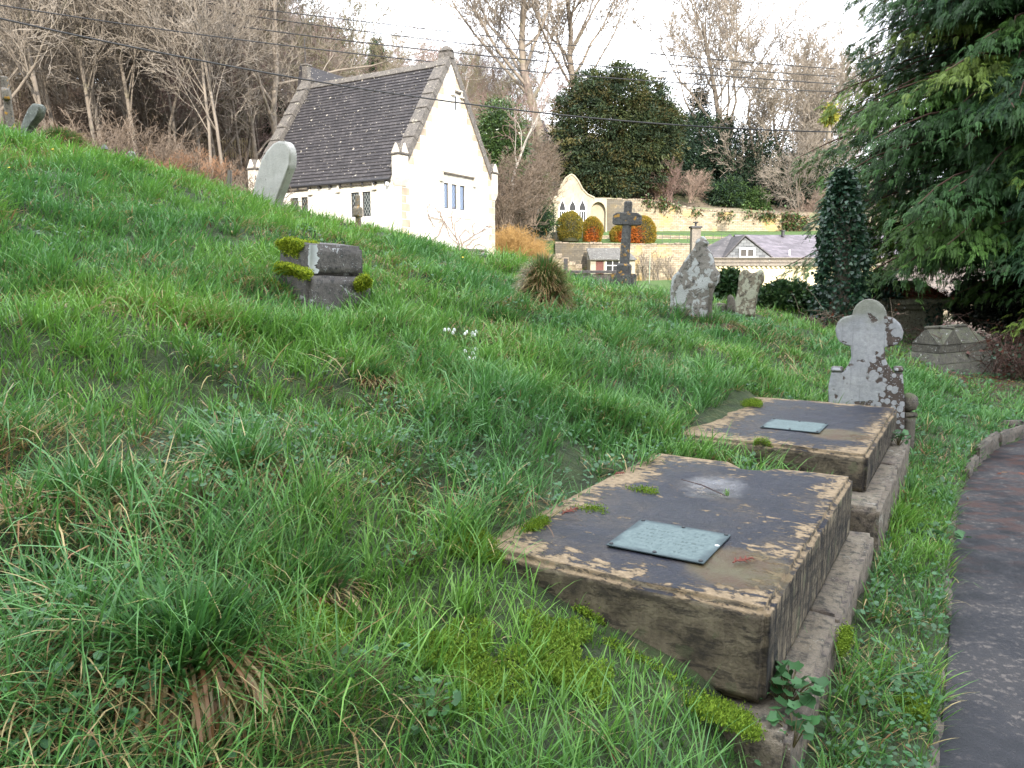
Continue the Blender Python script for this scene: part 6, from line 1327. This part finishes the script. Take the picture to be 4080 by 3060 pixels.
# creeper along the high wall top
P = []; r = np.random.default_rng(16)
for i in range(30):
    px = r.choice([r.uniform(2560, 2700), r.uniform(2740, 2960), r.uniform(2960, 3210), r.uniform(3100, 3210)]); y0 = np.interp(px, [2580, 2670, 2778, 3190], [800, 815, 838, 858]); q = at(px, y0 + r.uniform(-4, 18 if px < 3080 else 60), UY(px) - .15); P += [np.array(q) + r.normal(0, .35, 3) * [1, .25, 1] for _ in range(60)]
P = np.array(P); o = P[0].copy(); root = thing('wall_creeper', 'straggling green and brown creeper hanging over the top of the high garden wall', 'creeper', o); v, f, c = leafcloud(P - o, np.repeat([[0, -1, -.2]], len(P), 0), .26, .2, np.array(MG + [(.14, .09, .05), (.12, .08, .045)])[r.integers(0, 5, len(P))], r, .6, .3, 'ivy', .3); link('leaves', npmesh('leaves', v, f, [M_ivy], c), root)

# clipped bushes
def topiary(label, px, py, w, h, Y, cols, red, seed):
    p = at(px, py, Y); s = Y / F_; w *= s; h *= s; r = np.random.default_rng(seed); root = thing('clipped_bush', label, 'bush', p, group='rounded clipped bushes')
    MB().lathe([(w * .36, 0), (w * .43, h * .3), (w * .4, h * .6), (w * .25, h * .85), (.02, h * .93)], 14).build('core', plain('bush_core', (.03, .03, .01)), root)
    n = 9000; d = r.normal(0, 1, (n, 3)); d /= np.linalg.norm(d, axis=1)[:, None]; rad = 1 + .10 * (fbm(d[:, 0] * 3 + seed, d[:, 2] * 3 + d[:, 1], 3, 3) - .5) * 2; P = d * rad[:, None] * [w / 2, w / 2, h * .52] + [0, 0, h * .48]
    c = np.array(cols)[r.integers(0, len(cols), n)]
    if red is not None: m = np.hypot(d[:, 0] - red[0], d[:, 2] - red[1]) + r.normal(0, .12, n) < red[2]; c[m] = np.array([(.42, .13, .02), (.34, .09, .02)])[r.integers(0, 2, m.sum())]
    v, f, cc = leafcloud(P, d, .17, .07, c, r, .5, .3); link('foliage', npmesh('foliage', v, f, [M_ev], cc), root)
GO = [(.17, .14, .02), (.20, .15, .025), (.11, .11, .02)]; OR = [(.26, .15, .02), (.20, .15, .02), (.14, .13, .02)]
topiary('large olive green clipped dome bush in front of the summerhouse', 2270, 962, 98, 112, 70, GO, None, 1)
topiary('smaller clipped bush with an orange red patch, right of the olive dome', 2358, 972, 78, 100, 70.3, OR, (-.1, -.35, .62), 2)
topiary('orange green clipped bush half hidden behind the dark cross', 2472, 975, 78, 72, 70, OR, (.1, -.2, .6), 3)
topiary('tall clipped bush with orange edges right of the dark cross', 2558, 990, 98, 122, 69, OR, (-.6, -.2, .55), 4)

# ivy clad stump and near bushes on the right
p = hit(3340, 1262); p = Vector(((3340 - 2040) / 3050 * 13.5, 13.5, gz((3340 - 2040) / 3050 * 13.5, 13.5))); s = 13.5 / F_
iv = thing('ivy_clad_trunk', 'dead trunk wrapped in a thick column of dark glossy ivy beside the conifer', 'tree trunk', p)
MB().tube([(0, 0, -.2), (.02, 0, 1.2), (-.05, 0, 2.6)], [.16, .13, .08], 10).build('trunk', M_bark, iv)
r = np.random.default_rng(31); n = 6500; zz = r.uniform(0, 1, n) ** .9 * 2.75; a = r.uniform(0, 6.28, n); wv = np.interp(zz, [0, .5, 1.0, 1.6, 2.1, 2.5, 2.8], [.40, .42, .36, .38, .28, .20, .06]) * (1 + .25 * (fbm(a * 1.5, zz * 2, 4, 2) - .5) * 2); rr = wv * r.uniform(.55, 1.05, n) + (r.uniform(0, 1, n) < .06) * .08
P = np.stack([np.cos(a) * rr + np.interp(zz, [0, 1.2, 2.8], [.0, .0, -.08]), np.sin(a) * rr, zz], -1)
k = (np.cos(a) > .5) & (zz > .9) & (zz < 1.35); P[k, 0] += .16 * r.uniform(0, 1, k.sum())
v, f, c = leafcloud(P, np.stack([np.cos(a), np.sin(a), 0 * a - .2], -1), .075, .07, np.array([(.014, .040, .022), (.02, .055, .028), (.035, .075, .035)])[r.integers(0, 3, n)], r, .5, .3, 'ivy', .5); link('ivy_leaves', npmesh('ivy_leaves', v, f, [M_ivy], c), iv)
def nearbush(label, px, py, Y, w, h, seed, n=500, cols=None, name='laurel_bush'):
    p = at(px, py, Y); s = Y / F_; w *= s; h *= s; evergreen(name, label, p, [(0, 0, h * .45, w / 2, w / 3, h * .5), (w * .22, 0, h * .3, w * .3, w / 4, h * .35), (-w * .22, .1, h * .4, w * .3, w / 4, h * .36)], n, 14, .06, .085, .05, cols or [(.022, .055, .018), (.035, .08, .025), (.055, .10, .03)], seed, None, 'bush', 'dark leafy bushes behind the headstones', shape='ivy')
nearbush('dark glossy bush filling the gap between the gabled and horned headstones', 2895, 1195, 13.5, 120, 115, 71, 420)
nearbush('dark leafy bush right of the horned headstone before the cream house', 3130, 1255, 14.2, 230, 130, 72, 900)
nearbush('dark leafy bush running to the foot of the ivy clad trunk', 3240, 1262, 14.6, 200, 110, 73, 700)
nearbush('dark evergreen undergrowth beneath the conifer behind the coped tomb', 3930, 1290, 17.5, 260, 200, 75, 900, [(.012, .028, .014), (.02, .04, .018)])
nearbush('dark undergrowth at the right edge under the second conifer', 4060, 1330, 15.0, 260, 240, 76, 900, [(.012, .025, .014), (.025, .03, .018)])
# brambles round the chest tomb and under the conifer
M_bram = bark_mat('bramble_canes', (.05, .025, .018), (.12, .07, .05), 3, 0); M_bram2 = bark_mat('pale_canes', (.12, .09, .06), (.22, .17, .12), 3, 0)
def bramble(label, px, Y, w, h, n, seed, mat, lc=(.03, .06, .03)):
    r = np.random.default_rng(seed); X = (px - 2040) / 3050 * Y; z0 = gz(X, Y); root = thing('bramble_tangle', label, 'brambles', (X, Y, z0), group='bramble tangles'); B = []
    for i in range(n):
        a = r.uniform(0, 6.28); p0 = np.array([r.uniform(-w, w), r.uniform(-w * .5, w * .5), 0]); L = r.uniform(.4, 1) * h * 2.0; t = np.linspace(0, 1, 8); q = p0 + np.stack([np.cos(a) * t * L * .6, np.sin(a) * t * L * .45, L * (t * 1.15 - t ** 2 * r.uniform(.5, 1.1)) * .75], -1) + r.normal(0, .025, (8, 3)); B.append((q, np.linspace(.008, .004, 8) * r.uniform(.6, 1.2)))
        for j in range(3): k_ = r.integers(2, 7); d = r.normal(0, .16, 3); B.append((np.array([q[k_], q[k_] + d * .5 + [0, 0, .03], q[k_] + d]), np.array([.004, .003, .002])))
    v, f = tubes_np(B, 4); link('canes', npmesh('canes', v, f, [mat]), root); m = n * 5; src = np.concatenate([b[0] for b in B]); P = src[r.integers(0, len(src), m)]; v, f, c = leafcloud(P, r.normal(0, 1, (m, 3)), .06, .05, np.array([lc, (.10, .035, .02), (.03, .06, .03)])[r.integers(0, 3, m)], r, .6, .3, 'ivy', .4); link('leaves', npmesh('leaves', v, f, [M_ivy], c), root)
bramble('grey leafless bramble tangle at the left end of the chest tomb', 3400, 13.2, .55, .5, 120, 1, M_bram2)
bramble('dark bramble tangle between the chest tomb and the coped tomb', 3880, 13.6, .55, .6, 130, 2, M_bram)
bramble('red brown bramble tangle under the conifer at the right edge', 4010, 11.8, .8, .8, 200, 3, M_bram)
bramble('low brambles behind the coped tomb', 3990, 13.5, .9, .9, 160, 4, M_bram)

# ---------------------------------------------------------------- big drooping conifers on the right
M_con = foliage_mat('conifer_fronds', rough=.55, trans=.22, spec=.3)
def frond_tpl(r):
    """flat drooping spray: rachis along +x, side branchlets in the x-y plane, hanging"""
    V = []; C = []; nb = 7
    def leaf(p, q, w, g):
        p, q = np.array(p), np.array(q); d = q - p; s_ = np.cross(d, [0, 0, 1.]); s_ /= np.linalg.norm(s_) + 1e-9; m = p + d * .45; V.extend([p, m + s_ * w, q, m - s_ * w]); C.extend([[g] * 3] * 4)
    for i in range(nb):
        t = i / nb; x = .30 * t; z = -.12 * t * t
        for sg in (-1, 1):
            L = .15 * (1 - .55 * t) * r.uniform(.8, 1.2); q = (x + L * .75, sg * L * .75, z - L * .35 - .01); leaf((x, 0, z), q, .013, r.uniform(.8, 1.15))
            mx = [(x + q[0]) / 2, q[1] / 2, (z + q[2]) / 2]; leaf(mx, (mx[0] + L * .55, mx[1] + sg * L * .12, mx[2] - L * .35), .011, r.uniform(.7, 1.35)); leaf(mx, (mx[0] + L * .1, mx[1] + sg * L * .5, mx[2] - L * .45), .008, r.uniform(.85, 1.3))
    leaf((.25, 0, -.15), (.42, 0, -.30), .016, 1.2); leaf((0, 0, 0), (.2, 0, -.08), .012, .7)
    return np.array(V), np.array(C)
def conifer(label, X, Y, z0, H, R, seed, nbr=300, cols=((.042, .10, .026), (.07, .145, .028), (.028, .07, .028), (.13, .19, .032), (.034, .085, .024)), zlow=1.0):
    r = np.random.default_rng(seed); root = thing('drooping_conifer', label, 'conifer', (X, Y, z0), group='drooping conifers on the right')
    tps = [frond_tpl(r) for _ in range(5)]; B = []; VV = []; CC = []
    for i in range(nbr):
        u = (i + r.uniform(0, 1)) / nbr; z = zlow + (H - zlow) * u ** 1.05; L = R * (1 - .75 * u ** 1.6) * r.uniform(.72, 1.12); a = i * 2.399 + r.normal(0, .2); m = 8; t = np.linspace(0, 1, m)
        up = .25 + .35 * u; zz = z + L * (up * t - (.42) * t ** 2.2) * .9; pts = np.stack([np.cos(a) * L * t + r.normal(0, .04, m), np.sin(a) * L * t + r.normal(0, .04, m), zz], -1); B.append((pts, np.linspace(.045, .008, m)))
        nf = int(50 + 155 * L / R); col = np.array(cols[r.integers(0, len(cols))]) * r.uniform(.75, 1.25)
        for j in range(nf):
            s_ = .28 + .74 * (j + r.uniform(0, 1)) / nf; s2 = min(s_, 1.0); f = s2 * (m - 1); k = min(int(f), m - 2); p = pts[k] + (pts[k + 1] - pts[k]) * (f - k)
            sd_ = r.choice([-1, 1]); lat = abs(r.normal(0, .34)) * (1.25 - .8 * s2) * L * .42; p = p + np.array([-np.sin(a), np.cos(a), 0]) * sd_ * lat + np.array([0, 0, -lat * .45]); az = a + sd_ * (.25 + .9 * min(1, lat * 1.6)) * r.uniform(.5, 1.2) if s_ < .97 else a + r.normal(0, .4); V, C = tps[r.integers(0, 5)]; sc = r.uniform(.34, .7); ca, sa = math.cos(az), math.sin(az); dr = r.uniform(-.1, .95)
            x_ = V[:, 0] * math.cos(dr) + V[:, 2] * math.sin(dr); z_ = -V[:, 0] * math.sin(dr) + V[:, 2] * math.cos(dr); y_ = V[:, 1]
            VV.append(np.stack([x_ * ca - y_ * sa, x_ * sa + y_ * ca, z_], -1) * sc + p + [0, 0, r.uniform(-.16, .06)]); CC.append(C * col * r.uniform(.6, 1.4) * (1.0 if r.random() > .015 else 1) )
    V = np.concatenate(VV); C = np.concatenate(CC); link('crown', npmesh('crown', V, np.arange(len(V)).reshape(-1, 4), [M_con], C), root)
    B.append((np.array([[0, 0, -.5], [.05, 0, H * .4], [0, 0, H * .95]]), np.array([.32, .22, .04]))); v, f = tubes_np(B, 5); link('trunk', npmesh('trunk', v, f, [bark_mat('red_bark', (.06, .03, .02), (.12, .065, .045), 3, 0)]), root)
conifer('big drooping conifer whose dark green sprays fill the upper right corner', 10.4, 15.8, .2, 16, 4.15, 5, 680, zlow=1.9)
conifer('second drooping conifer crowding in at the right edge', 12.8, 13.2, .2, 14, 4.8, 6, 380, zlow=1.4)

# ---------------------------------------------------------------- invented church behind the photographer, added to shade the foreground
M_chs = rubble_mat('shade_church_stone', (.40, .34, .25), (.30, .25, .18), (.2, .16, .1))
cb_ = thing('shade_church', 'made-up stone church with steep roof and tower, added unseen to shade the foreground', 'church', (-2, -18, 0))
MB().box(-24, 14, -6, 2, -1, 13).build('nave_wall', M_chs, cb_); MB().prism([(-6.4, 13), (2.4, 13), (-2, 21.5)], -24.5, 14.5, 'x').build('roof', M_tile, cb_); MB().box(14.003, 24, -8, 2, -1, 24).build('tower', M_chs, cb_)
MB().frustum((13.8, 24.2, -8.2, 2.2), (18.9, 19.1, -3.1, -2.9), 24.003, 34).build('spire', M_chs, cb_)
for i in range(6): MB().box(-22 + i * 6, -20 + i * 6, 2.003, 2.1, 2.5, 7.5).build('window', M_void, cb_)
for o in SC.objects:
    l = o.get('label')
    if l and len(l.split()) > 16: print('LONG', len(l.split()), o.name, '|', l)
